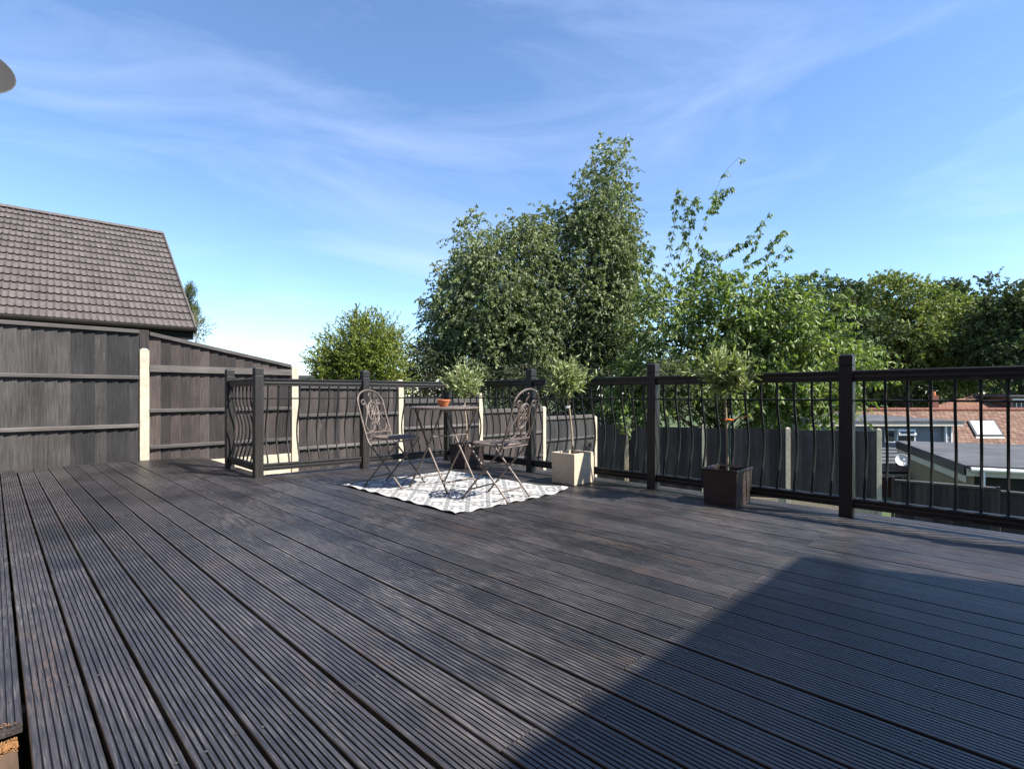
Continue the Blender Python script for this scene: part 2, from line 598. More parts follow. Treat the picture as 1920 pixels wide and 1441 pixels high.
def board(row, u0, u1, dz=0.0):
    key = round(u1 - u0, 2)
    if key not in mesh_cache:
        mesh_cache[key] = board_mesh(key - 0.005)
    vc = V0 + (row + 0.5) * PITCH + random.uniform(-.0016, .0016)
    link('board', mesh_cache[key], M['deck'], deck_o,
         loc=(vc, (u0 + u1) / 2, dz + random.uniform(-.0022, .0012)),
         rot=(random.uniform(-.0004, .0004), random.uniform(-.007, .007), random.uniform(-.0005, .0005)))


rows = range(int(math.floor((V_BACK - V0) / PITCH)) + 1, 32)
for row in rows:
    vmid = V0 + (row + 0.5) * PITCH
    end = U_FENCE if vmid < 2.05 else 5.78
    if row < -1:
        cuts = [3.42, 5.9] if row % 2 else [4.4, 6.8]
        start = 1.86
    else:
        start = U_WALL
        cuts = [0.90, 4.5] if row % 2 else [-0.30, 3.30, 6.9]
        if row % 4 == 1:
            cuts = [0.90, 5.1]
    pts = [start] + [c for c in cuts if start + .3 < c < end - .3] + [end]
    for a, c in zip(pts, pts[1:]):
        board(row, round(a, 2), round(c, 2))

scr = MB()
for row in rows:
    vmid = V0 + (row + 0.5) * PITCH
    for uj in np.arange(-2.2, 8.2, 0.6):
        if (uj > 5.6 and vmid > 2.05) or (row < -1 and uj < 1.9) or vmid < -.3:
            continue
        for e_ in (-.036, .036):
            a, c = vmid + e_ + random.uniform(-.005, .005), uj + random.uniform(-.012, .012)
            scr.add([(a + .0042 * math.cos(q_), c + .0042 * math.sin(q_), .0014) for q_ in np.linspace(0, 2 * math.pi, 9)[:-1]], [tuple(range(8))])
M['screw'] = mat_plain('screw heads', (0.13, 0.115, 0.10), 0.5, 0.5, 0.3, 30)
o = scr.build('screw_heads', M['screw'], deck_o)
o['kind'] = 'stuff'

# lower worn landing with boards laid crosswise, beside the first full board
cm = {}
cl = board_mesh(1.5)
for k in range(int((1.84 - U_WALL) / PITCH)):
    uc = 1.80 - (k + 0.5) * PITCH
    o = link('cross_board', cl, M['raw_deck'], deck_o, loc=(-0.705, uc, -0.036 + random.uniform(-.002, .002)), rot=(0, 0, R(90)))
    cl.materials[0] = M['raw_deck']
sd = MB()
for k in range(1100):
    a, c, s_ = 0.045 - abs(random.gauss(0, .06)), 1.825 + random.gauss(0, .018), random.uniform(.0012, .0035)
    z = -0.0335 if c < 1.855 else 0.002
    if a + s_ > 0.055:
        continue
    sd.hexa([(a, c, z), (a + s_, c, z), (a + s_, c + s_, z), (a, c + s_, z),
             (a + s_ * .3, c + s_ * .2, z + s_ * .5), (a + s_ * .7, c + s_ * .2, z + s_ * .5), (a + s_ * .7, c + s_ * .8, z + s_ * .5), (a + s_ * .3, c + s_ * .8, z + s_ * .5)])
tag(sd.build('sawdust', M['saw'], rot=(0, 0, R(45))), 'small heap of orange sawdust at the deck board end', 'sawdust', kind='stuff')

# ------------------------------------------------------------------ own house (beside and behind the camera; throws the big shadow)
hs = thing('house', 'rendered house wall with flat roofed wing beside the deck', 'house', (0, 0, 0), R(45))
hw = MB()
hw.box(-6, 4.34, -9, -2.63, -0.6, 3.92)                      # wing
hw.box(-6, -1.6, -2.627, 3.2, -0.6, 4.9)                     # rear wall behind the camera
hw.box(-6.003, -0.46, 3.203, 7.0, -0.6, 5.2)                 # block carrying the dish
hw.build('wall', M['render_wall'], hs)
MB().box(-6.1, 4.42, -9.1, -2.59, 3.923, 4.0).build('flat_roof', M['felt'], hs)
pd = MB().box(-1.598, -1.56, -1.6, 1.8, -0.02, 2.1).build('patio_door', M['white'], hs)
for a in (-1.52, 0.14):
    MB().box(-1.558, -1.552, a, a + 1.56, 0.06, 2.02).build('pane', M['glass'], pd)


def dish(name, label, loc, normal, r, mat, wall_pt, group=None):
    t = thing(name, label, 'satellite dish', loc, 0, group)
    q = Vector(normal).normalized().to_track_quat('Z', 'Y').to_matrix().to_4x4()
    prof = [(r * k / 8, 0.16 * r * (k / 8) ** 2 * 2 - .3 * r) for k in range(9)]
    prof = [(max(a, .001), c) for a, c in prof]
    back = [(a, c - 0.008) for a, c in prof[::-1]]
    d = MB().lathe(prof + [(r + .006, prof[-1][1] - .004)] + back, 32)
    d.v = [tuple(q @ Vector(p)) for p in d.v]
    d.build('reflector', mat, t, smooth=True)
    tip = q @ Vector((0, -0.12 * r, 0.85 * r))
    MB().tube([q @ Vector((0, -r * .9, -.1 * r)), q @ Vector((0, -r * .75, .4 * r)), tip], .012, 8).build('arm', mat, t)
    MB().tube([tip, tip - (q @ Vector((0, 0, .09)))], .03, 10).build('receiver', M['white'], t)
    MB().tube([q @ Vector((0, 0, -.3 * r)), Vector(wall_pt) - Vector(loc)], .018, 8).build('bracket', M['grey_metal'], t)
    return t


dl = W(-0.195, 5.02, 3.04)
dish('satellite_dish', 'grey satellite dish on the rendered house wall', dl, (0.58, -0.58, 0.57), 0.31, M['grey_metal'], W(-0.47, 5.25, 2.9))

# ------------------------------------------------------------------ railing
rail_t = thing('deck_railing', 'black timber railing with bowed iron balusters around the deck', 'railing', (0, 0, 0), R(45))
post_me = None


def rail_post(v, u, h=1.135):
    s = 0.042
    b = MB()
    b.box(-s, s, -s, s, -0.02, h - 0.085)
    b.box(-s + .004, s - .004, -s + .004, s - .004, h - 0.085, h - 0.078)    # turned groove
    b.box(-s, s, -s, s, h - 0.078, h - 0.012)
    b.hexa([(-s, -s, h - .012), (s, -s, h - .012), (s, s, h - .012), (-s, s, h - .012),
            (-s + .014, -s + .014, h), (s - .014, -s + .014, h), (s - .014, s - .014, h), (-s + .014, s - .014, h)])
    return b.build('post', M['post'], rail_t, loc=(v, u, 0), bevel=0.003)


def rail_bay(v0, u0, v1, u1, out, n, zt=1.02, zb=0.135, ends=0.042):
    """rails between two posts, iron rod and bowed balusters; out = unit (v,u) the bow points to"""
    d = Vector((v1 - v0, u1 - u0))
    L = d.length
    d /= L
    nrm = Vector((-d.y, d.x))
    a, e = ends, L - ends

    def pt(s, o, z):
        return (v0 + d.x * s + nrm.x * o, u0 + d.y * s + nrm.y * o, z)

    def moulded(z1, hh, wd, name):
        prof = [(-wd * .62, z1 - hh), (-wd * .62, z1 - hh * .80), (-wd * .8, z1 - hh * .62), (-wd * .72, z1 - hh * .40), (-wd, z1 - hh * .22), (-wd, z1 - hh * .07), (-wd * .82, z1)]
        prof = prof + [(-x, z) for x, z in prof[::-1]]
        b = MB()
        k = len(prof)
        b.v = [pt(a, o, z) for o, z in prof] + [pt(e, o, z) for o, z in prof]
        b.f = [tuple(range(k)), tuple(range(2 * k - 1, k - 1, -1))] + [(i, (i + 1) % k, (i + 1) % k + k, i + k) for i in range(k)]
        return b.build(name, M['rail'], rail_t)
    moulded(zt, 0.078, 0.034, 'handrail')
    moulded(zb, 0.070, 0.030, 'bottom_rail')
    MB().tube([pt(a, 0, .812), pt(e, 0, .812)], .0072, 6).build('rod', M['iron'], rail_t)
    zs0, zs1 = zt - 0.074, zb - 0.004
    for k in range(n):
        s = L * (k + 0.5 + (0.0)) / n if n > 6 else L * (k + 1) / (n + 1)
        s = a + (e - a) * (k + .5) / n
        path = []
        for q in range(15):
            z = zs0 + (zs1 - zs0) * q / 14
            f = (zs0 - 0.13 - z) / (zs0 - 0.13 - zs1)
            bow = 0.0 if f <= 0 else 0.072 * math.sin(math.pi * min(1, f ** 1.1)) ** 1.5
            p = pt(s, 0, z)
            path.append((p[0] + out[0] * bow, p[1] + out[1] * bow, z))
        MB().tube(path, .0092, 6).build('baluster', M['iron'], rail_t, smooth=True)


RB = [(4.24, 5.43), (4.22, 3.92), (4.26, 2.44), (4.25, 0.92), (4.25, -0.60), (4.25, -2.38)]
for v, u in RB:
    rail_post(v, u)
for (a, c), (d_, e_) in zip(RB, RB[1:]):
    rail_bay(a, c, d_, e_, (1, 0), 12)
RS = [(4.24, 5.43), (3.07, 5.50), (1.935, 5.63)]
for v, u in RS[1:]:
    rail_post(v, u)
for (a, c), (d_, e_) in zip(RS, RS[1:]):
    rail_bay(a, c, d_, e_, (0, 1), 10)
rail_post(1.955, 6.60, 1.15)
rail_bay(1.935, 5.63, 1.955, 6.60, (1, 0), 7)

# ------------------------------------------------------------------ fences
def feather_board(w, z0, z1, z1b=None):
    z1b = z1 if z1b is None else z1b
    y0, y1 = -0.005, -0.026
    return MB().hexa([(0, y0, z0), (w, y1, z0), (w, 0, z0), (0, 0, z0), (0, y0, z1), (w, y1, z1b), (w, 0, z1b), (0, 0, z1)])


def panel(f, x0, x1, z0, ztop, rails, mat, y=0.0, slope_end=None, cap=0.055, rail_h=0.045, cap_mat=None, flip=1, ground=None):
    """boards laid one over the next, rails on the near side, capping on top"""
    cover = 0.118
    nb = max(2, round((x1 - x0) / cover))
    w = (x1 - x0) / nb
    fall = 0 if slope_end is None else (slope_end - ztop) / (x1 - x0)
    for k in range(nb):
        xa = x0 + k * w
        ta = ztop + fall * (xa - x0) - cap
        tb = ztop + fall * (xa + w - x0) - cap
        o = feather_board(w + (0.012 if k < nb - 1 else 0), z0 + random.uniform(-.004, .004), ta, tb).build('board', mat, f, loc=(xa, y - random.uniform(0, .0025), 0), rot=(0, 0, random.uniform(-.004, .004)))
    for rz in rails:
        r_ = MB().prism([(y - .021, rz - rail_h), (y - .060, rz - rail_h), (y - .060, rz - .012), (y - .045, rz), (y - .021, rz)], 'x', x0 + .004, x1 - .004)
        r_.build('rail', M['fence_rail'], f)
    c = MB()
    c.hexa([(x0, y - .058, ztop - cap), (x1, y - .058, ztop - cap + fall * (x1 - x0)), (x1, y + .03, ztop - cap + fall * (x1 - x0)), (x0, y + .03, ztop - cap),
            (x0, y - .058, ztop - .012), (x1, y - .058, ztop - .012 + fall * (x1 - x0)), (x1, y + .03, ztop + fall * (x1 - x0)), (x0, y + .03, ztop)])
    c.build('capping', cap_mat or M['fence_rail'], f, bevel=0.003)
    if ground is not None:
        MB().box(x0, x1, y - .03, y + .02, ground, z0 - .004).build('gravel_board', M['concrete'], f)


def cpost(f, x, y, z0, ztop, mat=None, s=0.052):
    b = MB()
    b.box(-s, s, -s, s, z0, ztop - .03)
    b.hexa([(-s, -s, ztop - .03), (s, -s, ztop - .03), (s, s, ztop - .03), (-s, s, ztop - .03),
            (-s + .03, -s + .02, ztop), (s - .03, -s + .02, ztop), (s - .03, s - .02, ztop), (-s + .03, s - .02, ztop)])
    return b.build('concrete_post', mat or M['concrete'], f, loc=(x, y, 0), bevel=0.004)


# side fence along u = 8.25 (local x = v, local y = u)
U0 = 8.25
sf = thing('side_fence', 'tall stained fence with cream concrete posts stepping down along the deck side', 'fence', W(0, U0), R(45))
PV = [1.41, 3.375, 5.32, 7.28, 9.30, 11.36]
PT = [1.46, 1.30, 1.13, 0.885, 0.575, 0.285]
GZ = [-0.44, -0.55, -0.9, -1.25, -1.6, -1.98]
for x, t, g in zip(PV, PT, GZ):
    cpost(sf, x, 0, g - .1, t)
cpost(sf, -0.56, 0, -.5, 1.46)
panel(sf, -0.505, 1.355, -0.06, 1.705, [1.10, 0.475], M['fence'])
MB().box(1.36, 1.46, -.035, .03, 1.462, 1.70).build('post_cap', M['fence_brown'], sf)
panel(sf, 1.465, 3.318, -0.06, 1.69, [0.665, 0.185], M['fence_brown'], slope_end=1.335, cap=.06, ground=-0.4)
MB().box(1.466, 3.318, -.066, -.022, 1.155, 1.245).build('rail', M['fence_rail'], sf)
panel(sf, 3.432, 5.262, -0.42, 1.04, [0.545, 0.025], M['fence_brown'], cap=.085, ground=-0.85)
panel(sf, 5.378, 7.222, -0.85, 0.775, [0.255, -0.28], M['fence_brown'], cap=.085, ground=-1.2)
panel(sf, 7.338, 9.242, -1.15, 0.545, [0.0, -0.55], M['fence_brown'], cap=.085, ground=-1.55)
panel(sf, 9.358, 11.30, -1.45, 0.335, [-0.22, -0.75], M['fence'], cap=.085, ground=-1.95)

# back fence (smooth board side towards the deck)
B1, BS = Vector((3.10, 14.07)), Vector((1.895, -0.535))
bang = math.atan2(BS.y, BS.x)
bl = BS.length
bf = thing('back_fence', 'dark smooth boarded fence with cream posts at the garden bottom', 'fence', (B1.x, B1.y, 0), bang)
for k, t in enumerate((0.245, 0.088, 0.04, 0.045)):
    cpost(bf, k * bl, 0, -2.3, t, M['concrete'] if k else M['tan'])
ends = [(-0.93, -0.055)] + [(k * bl + .055, (k + 1) * bl - .055) for k in range(3)]
for (xa, xb), t in zip(ends, (0.035, 0.0, -0.008, -0.02)):
    nb = round((xb - xa) / 0.122)
    w = (xb - xa) / nb
    for k in range(nb):
        feather_board(w + (.012 if k < nb - 1 else 0), -1.74, t).build('board', M['fence_dark'], bf, loc=(xa + k * w, .01 - random.uniform(0, .003), 0))
    MB().box(xa, xb, .012, .05, t - .06, t - .004).build('rail', M['fence_rail'], bf)
    MB().box(xa, xb, -.03, .03, -2.25, -1.745).build('gravel_board', M['tan'], bf)

# neighbour's low panel fence beyond the back fence end
N0, N1 = Vector((9.0, 12.28)), Vector((11.9, 10.05))
nd = N1 - N0
nf = thing('garden_fence', 'low dark panel fence in front of the felt roofed garage', 'fence', (N0.x, N0.y, 0), math.atan2(nd.y, nd.x))
for k in range(2):
    panel(nf, k * 1.83 + .03, k * 1.83 + 1.79, -2.75, -1.13 - .06 * k, [-1.72 - .06 * k, -2.3 - .06 * k], M['fence_dark'], cap=.06)
for k in range(3):
    MB().box(k * 1.83 - .035, k * 1.83 + .022, -.05, .04, -2.85, -1.07 - .05 * k).build('post', M['fence_dark'], nf)

# far picket tops behind the side fence corner
pk = thing('picket_fence', 'grey picket fence behind the stepped fence corner', 'fence', (1.0, 16.2, 0), R(-12))
for k in range(20):
    MB().prism([(0, -1.9), (.085, -1.9), (.085, .30), (.042, .36), (0, .30)], 'y', 0, .02).build('picket', M['fence'], pk, loc=(k * .125, 0, random.uniform(-.02, .02)))
MB().box(0, 2.5, .021, .06, .02, .1).build('rail', M['fence_rail'], pk)

# ------------------------------------------------------------------ rug
rug_t = MB()
NX, NY = 64, 84
RW, RL = 1.27, 1.68
V_R, U_R = 2.32, 2.89


def rug_z(a, c):
    z = 0.011
    e = min(a, 1 - a)
    z += 0.007 * math.sin(a * RW * 34 + 2 * math.sin(c * 9)) * max(0, 1 - c / .10) ** 1.0          # wavy near end
    z += 0.010 * (0.5 + 0.5 * math.sin(c * RL * 26 + math.sin(c * 17))) * max(0, 1 - a / .09)     # wavy long edge
    z += 0.035 * max(0, (a - .86) / .14) ** 1.5 * max(0, 1 - c / .22)                              # lifted corner
    z += 0.0025 * math.sin(a * 40) * math.sin(c * 31)
    return max(z, 0.0055)


top = [(V_R + RW * i / NX, U_R + RL * j / NY, rug_z(i / NX, j / NY)) for j in range(NY + 1) for i in range(NX + 1)]
n_ = len(top)
rug_t.v = top + [(x, y, z - 0.0042) for x, y, z in top]
q = NX + 1
for j in range(NY):
    for i in range(NX):
        k = j * q + i
        rug_t.f.append((k, k + 1, k + q + 1, k + q))
        rug_t.f.append((n_ + k, n_ + k + q, n_ + k + q + 1, n_ + k + 1))
for i in range(NX):
    rug_t.f.append((i, n_ + i, n_ + i + 1, i + 1))
    k = NY * q + i
    rug_t.f.append((k, k + 1, n_ + k + 1, n_ + k))
for j in range(NY):
    k = j * q
    rug_t.f.append((k, k + q, n_ + k + q, n_ + k))
    k = j * q + NX
    rug_t.f.append((k, n_ + k, n_ + k + q, k + q))
rug = rug_t.build('rug', M['rug'], smooth=True, rot=(0, 0, R(45)))
uvl = rug.data.uv_layers.new(name='UVMap')
vi = np.empty(len(rug.data.loops), dtype=np.int32)
rug.data.loops.foreach_get('vertex_index', vi)
co = np.array([(v_[0] - V_R, v_[1] - U_R) for v_ in rug_t.v], dtype=np.float32)
uvl.data.foreach_set('uv', co[vi].ravel())
tag(rug, 'white rug with grey diamond pattern under the bistro set', 'rug')

# ------------------------------------------------------------------ bistro chair
def spiral(cx, cz, r0, r1, a0, a1, n=16):
    return [(cx + (r0 + (r1 - r0) * k / (n - 1)) * math.cos(a0 + (a1 - a0) * k / (n - 1)),
             cz + (r0 + (r1 - r0) * k / (n - 1)) * math.sin(a0 + (a1 - a0) * k / (n - 1))) for k in range(n)]


def smooth_path(pts, n=40):
    """Catmull-Rom through 2-D or 3-D points"""
    P = [np.array(p, float) for p in pts]
    P = [2 * P[0] - P[1]] + P + [2 * P[-1] - P[-2]]
    out = []
    seg = len(P) - 3
    for i in range(n):
        t = i / (n - 1) * seg
        k = min(int(t), seg - 1)
        t -= k
        a, b_, c, d = P[k:k + 4]
        out.append(tuple(0.5 * ((2 * b_) + (-a + c) * t + (2 * a - 5 * b_ + 4 * c - d) * t * t + (-a + 3 * b_ - 3 * c + d) * t ** 3)))
    return out


SEAT, LEAN = 0.445, 0.30


def make_chair(label, group):
    t = thing('bistro_chair', label, 'chair', (0, 0, 0), 0, group)
    mt = M['rust']
    yb, yl = 0.185, 0.160

    def bp(s, z):                                   # point of the leaning back plane
        return (-0.185 - (z - SEAT) * LEAN, s, z)
    for s in (-1, 1):
        path = smooth_path([(0.205, s * yb, 0.008), (0.0, s * yb, 0.235), (-0.15, s * yb, 0.395), (-0.185, s * yb, SEAT + .02), bp(s * yb, .62), bp(s * yb, .79)], 26)
        MB().tube(path, .0082, 8).build('back_post', mt, t, smooth=True)
        path = smooth_path([(-0.215, s * yl, 0.008), (0.0, s * yl, 0.245), (0.125, s * yl, 0.385), (0.165, s * yl, 0.436)], 18)
        MB().tube(path, .0082, 8).build('leg', mt, t, smooth=True)
        for x, yy in ((0.205, yb), (-0.215, yl)):
            MB().tube([(x, s * yy, 0.0), (x, s * yy, 0.014)], .0125, 8).build('foot', mt, t)
        MB().tube([(0.0, s * (yl - .012), 0.24), (0.0, s * (yb + .012), 0.24)], .006, 6).build('pivot', mt, t)
    MB().tube([(0.14, -yb, .078), (0.14, yb, .078)], .0075, 8).build('crossbar', mt, t)
    MB().tube([(-0.152, -yl, .078), (-0.152, yl, .078)], .0075, 8).build('crossbar', mt, t)
    MB().tube([(0.15, -yl, .418), (0.15, yl, .418)], .007, 8).build('crossbar', mt, t)
    MB().tube([(-0.182, -yb, .425), (-0.182, yb, .425)], .007, 8).build('crossbar', mt, t)
    MB().tube([bp(-yb, .485), bp(yb, .485)], .0075, 8).build('crossbar', mt, t)
    # arched hoop
    hoop = [bp(yb * math.cos(a), .765 + .118 * math.sin(a)) for a in np.linspace(math.pi, 0, 25)]
    MB().tube(hoop, .0080, 8).build('hoop', mt, t, smooth=True)
    # side scrolls
    for s in (-1, 1):
        pts = spiral(.112, .762, .008, .034, -math.pi * 1.1, math.pi * .9, 14)[:-1]
        pts = [(y, z) for y, z in pts]
        main = smooth_path([pts[-1], (.082, .735), (.092, .665), (.128, .600), (.150, .555), (.125, .505), (.080, .497), (.038, .520), (.020, .558), (.034, .578), (.050, .568), (.048, .552)], 54)
        full = pts + main[1:]
        MB().tube([bp(s * y, z) for y, z in full], .0065, 6).build('scroll', mt, t, smooth=True)
    # oval medallion with pierced rosette
    ring = [bp(.075 * math.cos(a), .668 + .098 * math.sin(a)) for a in np.linspace(0, 2 * math.pi, 33)[:-1]]
    md = MB().tube(ring, .0085, 8, closed=True).build('medallion', mt, t, smooth=True)
    ros = MB()
    for k in range(8):
        a = k * math.pi / 4
        lp = []
        for q_ in np.linspace(0, 2 * math.pi, 15)[:-1]:
            r_, w_ = .5 + .42 * math.cos(q_), .23 * math.sin(q_)
            y = .068 * (r_ * math.cos(a) - w_ * math.sin(a))
            z = .090 * (r_ * math.sin(a) + w_ * math.cos(a))
            lp.append(bp(y, .668 + z))
        ros.tube(lp, .0042, 5, closed=True)
    ros.tube([bp(.018 * math.cos(a), .668 + .023 * math.sin(a)) for a in np.linspace(0, 2 * math.pi, 13)[:-1]], .006, 6, closed=True)
    ros.build('rosette', mt, md, smooth=True)
    # finial above the medallion
    MB().tube([bp(y, z) for y, z in smooth_path([(0, .768), (.014, .790), (0, .812), (-.014, .835), (.004, .852), (.012, .842)], 22)], .0048, 6).build('finial', mt, t, smooth=True)
    # round openwork seat
    ringp = [(.188 * math.cos(a), .188 * math.sin(a), SEAT) for a in np.linspace(0, 2 * math.pi, 41)[:-1]]
    st = MB().tube(ringp, .0095, 8, closed=True).build('seat', mt, t, smooth=True)
    lat = MB()
    for r_ in (.06, .125):
        lat.tube([(r_ * math.cos(a), r_ * math.sin(a), SEAT + .003) for a in np.linspace(0, 2 * math.pi, 29)[:-1]], .0045, 6, closed=True)
    for k in range(16):
        a = k * math.pi / 8
        lat.tube([(r_ * math.cos(a + d_), r_ * math.sin(a + d_), SEAT + .004) for r_, d_ in ((.02, 0), (.06, .25), (.10, .0), (.14, -.18), (.186, 0))], .005, 6)
        lat.tube([(r_ * math.cos(a + d_), r_ * math.sin(a + d_), SEAT + .004) for r_, d_ in ((.06, -.25), (.10, .0), (.14, .18), (.186, 0.1))], .005, 6)
    lat.build('lattice', mt, st, smooth=True)
    return t


def copy_thing(root):
    r = root.copy()
    COL.objects.link(r)
    for ch in list(root.children):
        c = ch.copy()
        COL.objects.link(c)
        c.parent = r
        for g in ch.children:
            d = g.copy()
            COL.objects.link(d)
            d.parent = c
    return r


RZ = 0.0125                                          # rug surface
ch1 = make_chair('rusty brown folding bistro chair in front of the cream fence posts', 'bistro chairs on the rug')
ch1.location = (-1.095, 4.87, RZ)
ch1.rotation_euler = (0, 0, math.atan2(-.40, .92))
ch2 = copy_thing(ch1)
ch2['label'] = 'rusty brown folding bistro chair beside the pale stone planter'
ch2.location = (-0.125, 4.26, RZ)
ch2.rotation_euler = (0, 0, math.atan2(.54, -.84))

# ------------------------------------------------------------------ bistro table
tb = thing('bistro_table', 'round rusty brown folding bistro table on the patterned rug', 'table', (-0.61, 4.72, RZ), math.atan2(-.69, .72))
TZ = 0.722
MB().lathe([(.001, TZ - .012), (.296, TZ - .012), (.305, TZ - .006), (.305, TZ + .004), (.298, TZ + .010), (.285, TZ + .006), (.001, TZ + .006)], 48).build('tabletop', M['rust'], tb, smooth=True)
for s in (-1, 1):
    MB().tube([(-.25, s * .20, .008), (.0, s * .20, .36), (.21, s * .20, TZ - .018)], .0092, 8).build('leg', M['rust'], tb, smooth=True)
    MB().tube([(.25, s * .175, .008), (.0, s * .175, .36), (-.21, s * .175, TZ - .018)], .0092, 8).build('leg', M['rust'], tb, smooth=True)
    for x, y in ((-.25, .20), (.25, .175)):
        MB().tube([(x, s * y, 0), (x, s * y, .014)], .014, 8).build('foot', M['rust'], tb)
MB().tube([(-.195, -.20, .085), (-.195, .20, .085)], .0078, 8).build('crossbar', M['rust'], tb)
MB().tube([(.195, -.175, .085), (.195, .175, .085)], .0078, 8).build('crossbar', M['rust'], tb)
MB().tube([(.083, -.20, .475), (.083, .20, .475)], .006, 8).build('crossbar', M['rust'], tb)
MB().tube([(.21, -.2, TZ - .02), (.21, .2, TZ - .02)], .007, 8).build('crossbar', M['rust'], tb)
MB().tube([(-.21, -.18, TZ - .02), (-.21, .18, TZ - .02)], .007, 8).build('crossbar', M['rust'], tb)

bz = RZ + TZ + .0065
bowl = thing('terracotta_bowl', 'small terracotta bowl standing on the bistro table', 'bowl', (-0.635, 4.83, bz))
MB().lathe([(.001, 0), (.034, 0), (.042, .012), (.058, .050), (.062, .052), (.064, .064), (.058, .066), (.054, .060), (.040, .016), (.001, .012)], 28).build('pot', M['terracotta'], bowl, smooth=True)
MB().lathe([(.001, .045), (.050, .046)], 20).build('soil', M['soil'], bowl)

# ------------------------------------------------------------------ foliage tools
def leaf_arrays(P, D, L, Wd, fold=0.25, bend=0.15):
    """P base points, D unit directions -> vertices and triangles of folded leaves"""
    n = len(P)
    r = rng.normal(size=(n, 3))
    side = np.cross(D, r)
    side /= np.linalg.norm(side, axis=1, keepdims=True) + 1e-9
    nor = np.cross(side, D)
    L = np.broadcast_to(np.asarray(L, float), (n,))[:, None]
    Wd = np.broadcast_to(np.asarray(Wd, float), (n,))[:, None]
    mid = P + D * L * 0.45
    v = np.stack([P, mid + side * Wd * .5 + nor * Wd * fold, P + D * L - nor * L * bend, mid - side * Wd * .5 + nor * Wd * fold], 1)
    base = (np.arange(n) * 4)[:, None]
    f = np.concatenate([base + [0, 1, 2], base + [0, 2, 3]], 1).reshape(-1, 3)
    return v.reshape(-1, 3), f


def seg_arrays(A, B, ra, rb, k=3):
    n = len(A)
    d = B - A
    d /= np.linalg.norm(d, axis=1, keepdims=True) + 1e-9
    r = np.where(np.abs(d[:, 2:3]) < .9, np.array([[0, 0, 1.0]]), np.array([[1.0, 0, 0]]))
    a = np.cross(d, r)
    a /= np.linalg.norm(a, axis=1, keepdims=True) + 1e-9
    b_ = np.cross(d, a)
    vs = []
    for X, rad in ((A, ra), (B, rb)):
        rad = np.broadcast_to(np.asarray(rad, float), (n,))[:, None]
        for q_ in range(k):
            t = 2 * math.pi * q_ / k
            vs.append(X + (a * math.cos(t) + b_ * math.sin(t)) * rad)
    v = np.stack(vs, 1)
    base = (np.arange(n) * 2 * k)[:, None]
    fs = []
    for q_ in range(k):
        p = (q_ + 1) % k
        fs += [base + [q_, p, k + p], base + [q_, k + p, k + q_]]
    return v.reshape(-1, 3), np.concatenate(fs, 1).reshape(-1, 3)


def fast_mesh(name, parts, rnd=None):
    vs, fs, off = [], [], 0
    for v, f in parts:
        vs.append(v)
        fs.append(f + off)
        off += len(v)
    v = np.concatenate(vs).astype(np.float32)
    f = np.concatenate(fs).astype(np.int32)
    me = bpy.data.meshes.new(name)
    me.vertices.add(len(v))
    me.vertices.foreach_set('co', v.ravel())
    me.loops.add(f.size)
    me.loops.foreach_set('vertex_index', f.ravel())
    me.polygons.add(len(f))
    me.polygons.foreach_set('loop_start', np.arange(0, f.size, 3, dtype=np.int32))
    me.polygons.foreach_set('loop_total', np.full(len(f), 3, dtype=np.int32))
    if rnd is not None:
        at_ = me.attributes.new('rnd', 'FLOAT', 'POINT')
        at_.data.foreach_set('value', np.asarray(rnd, dtype=np.float32))
    me.update()
    return me


def unit(a):
    return a / (np.linalg.norm(a, axis=-1, keepdims=True) + 1e-9)


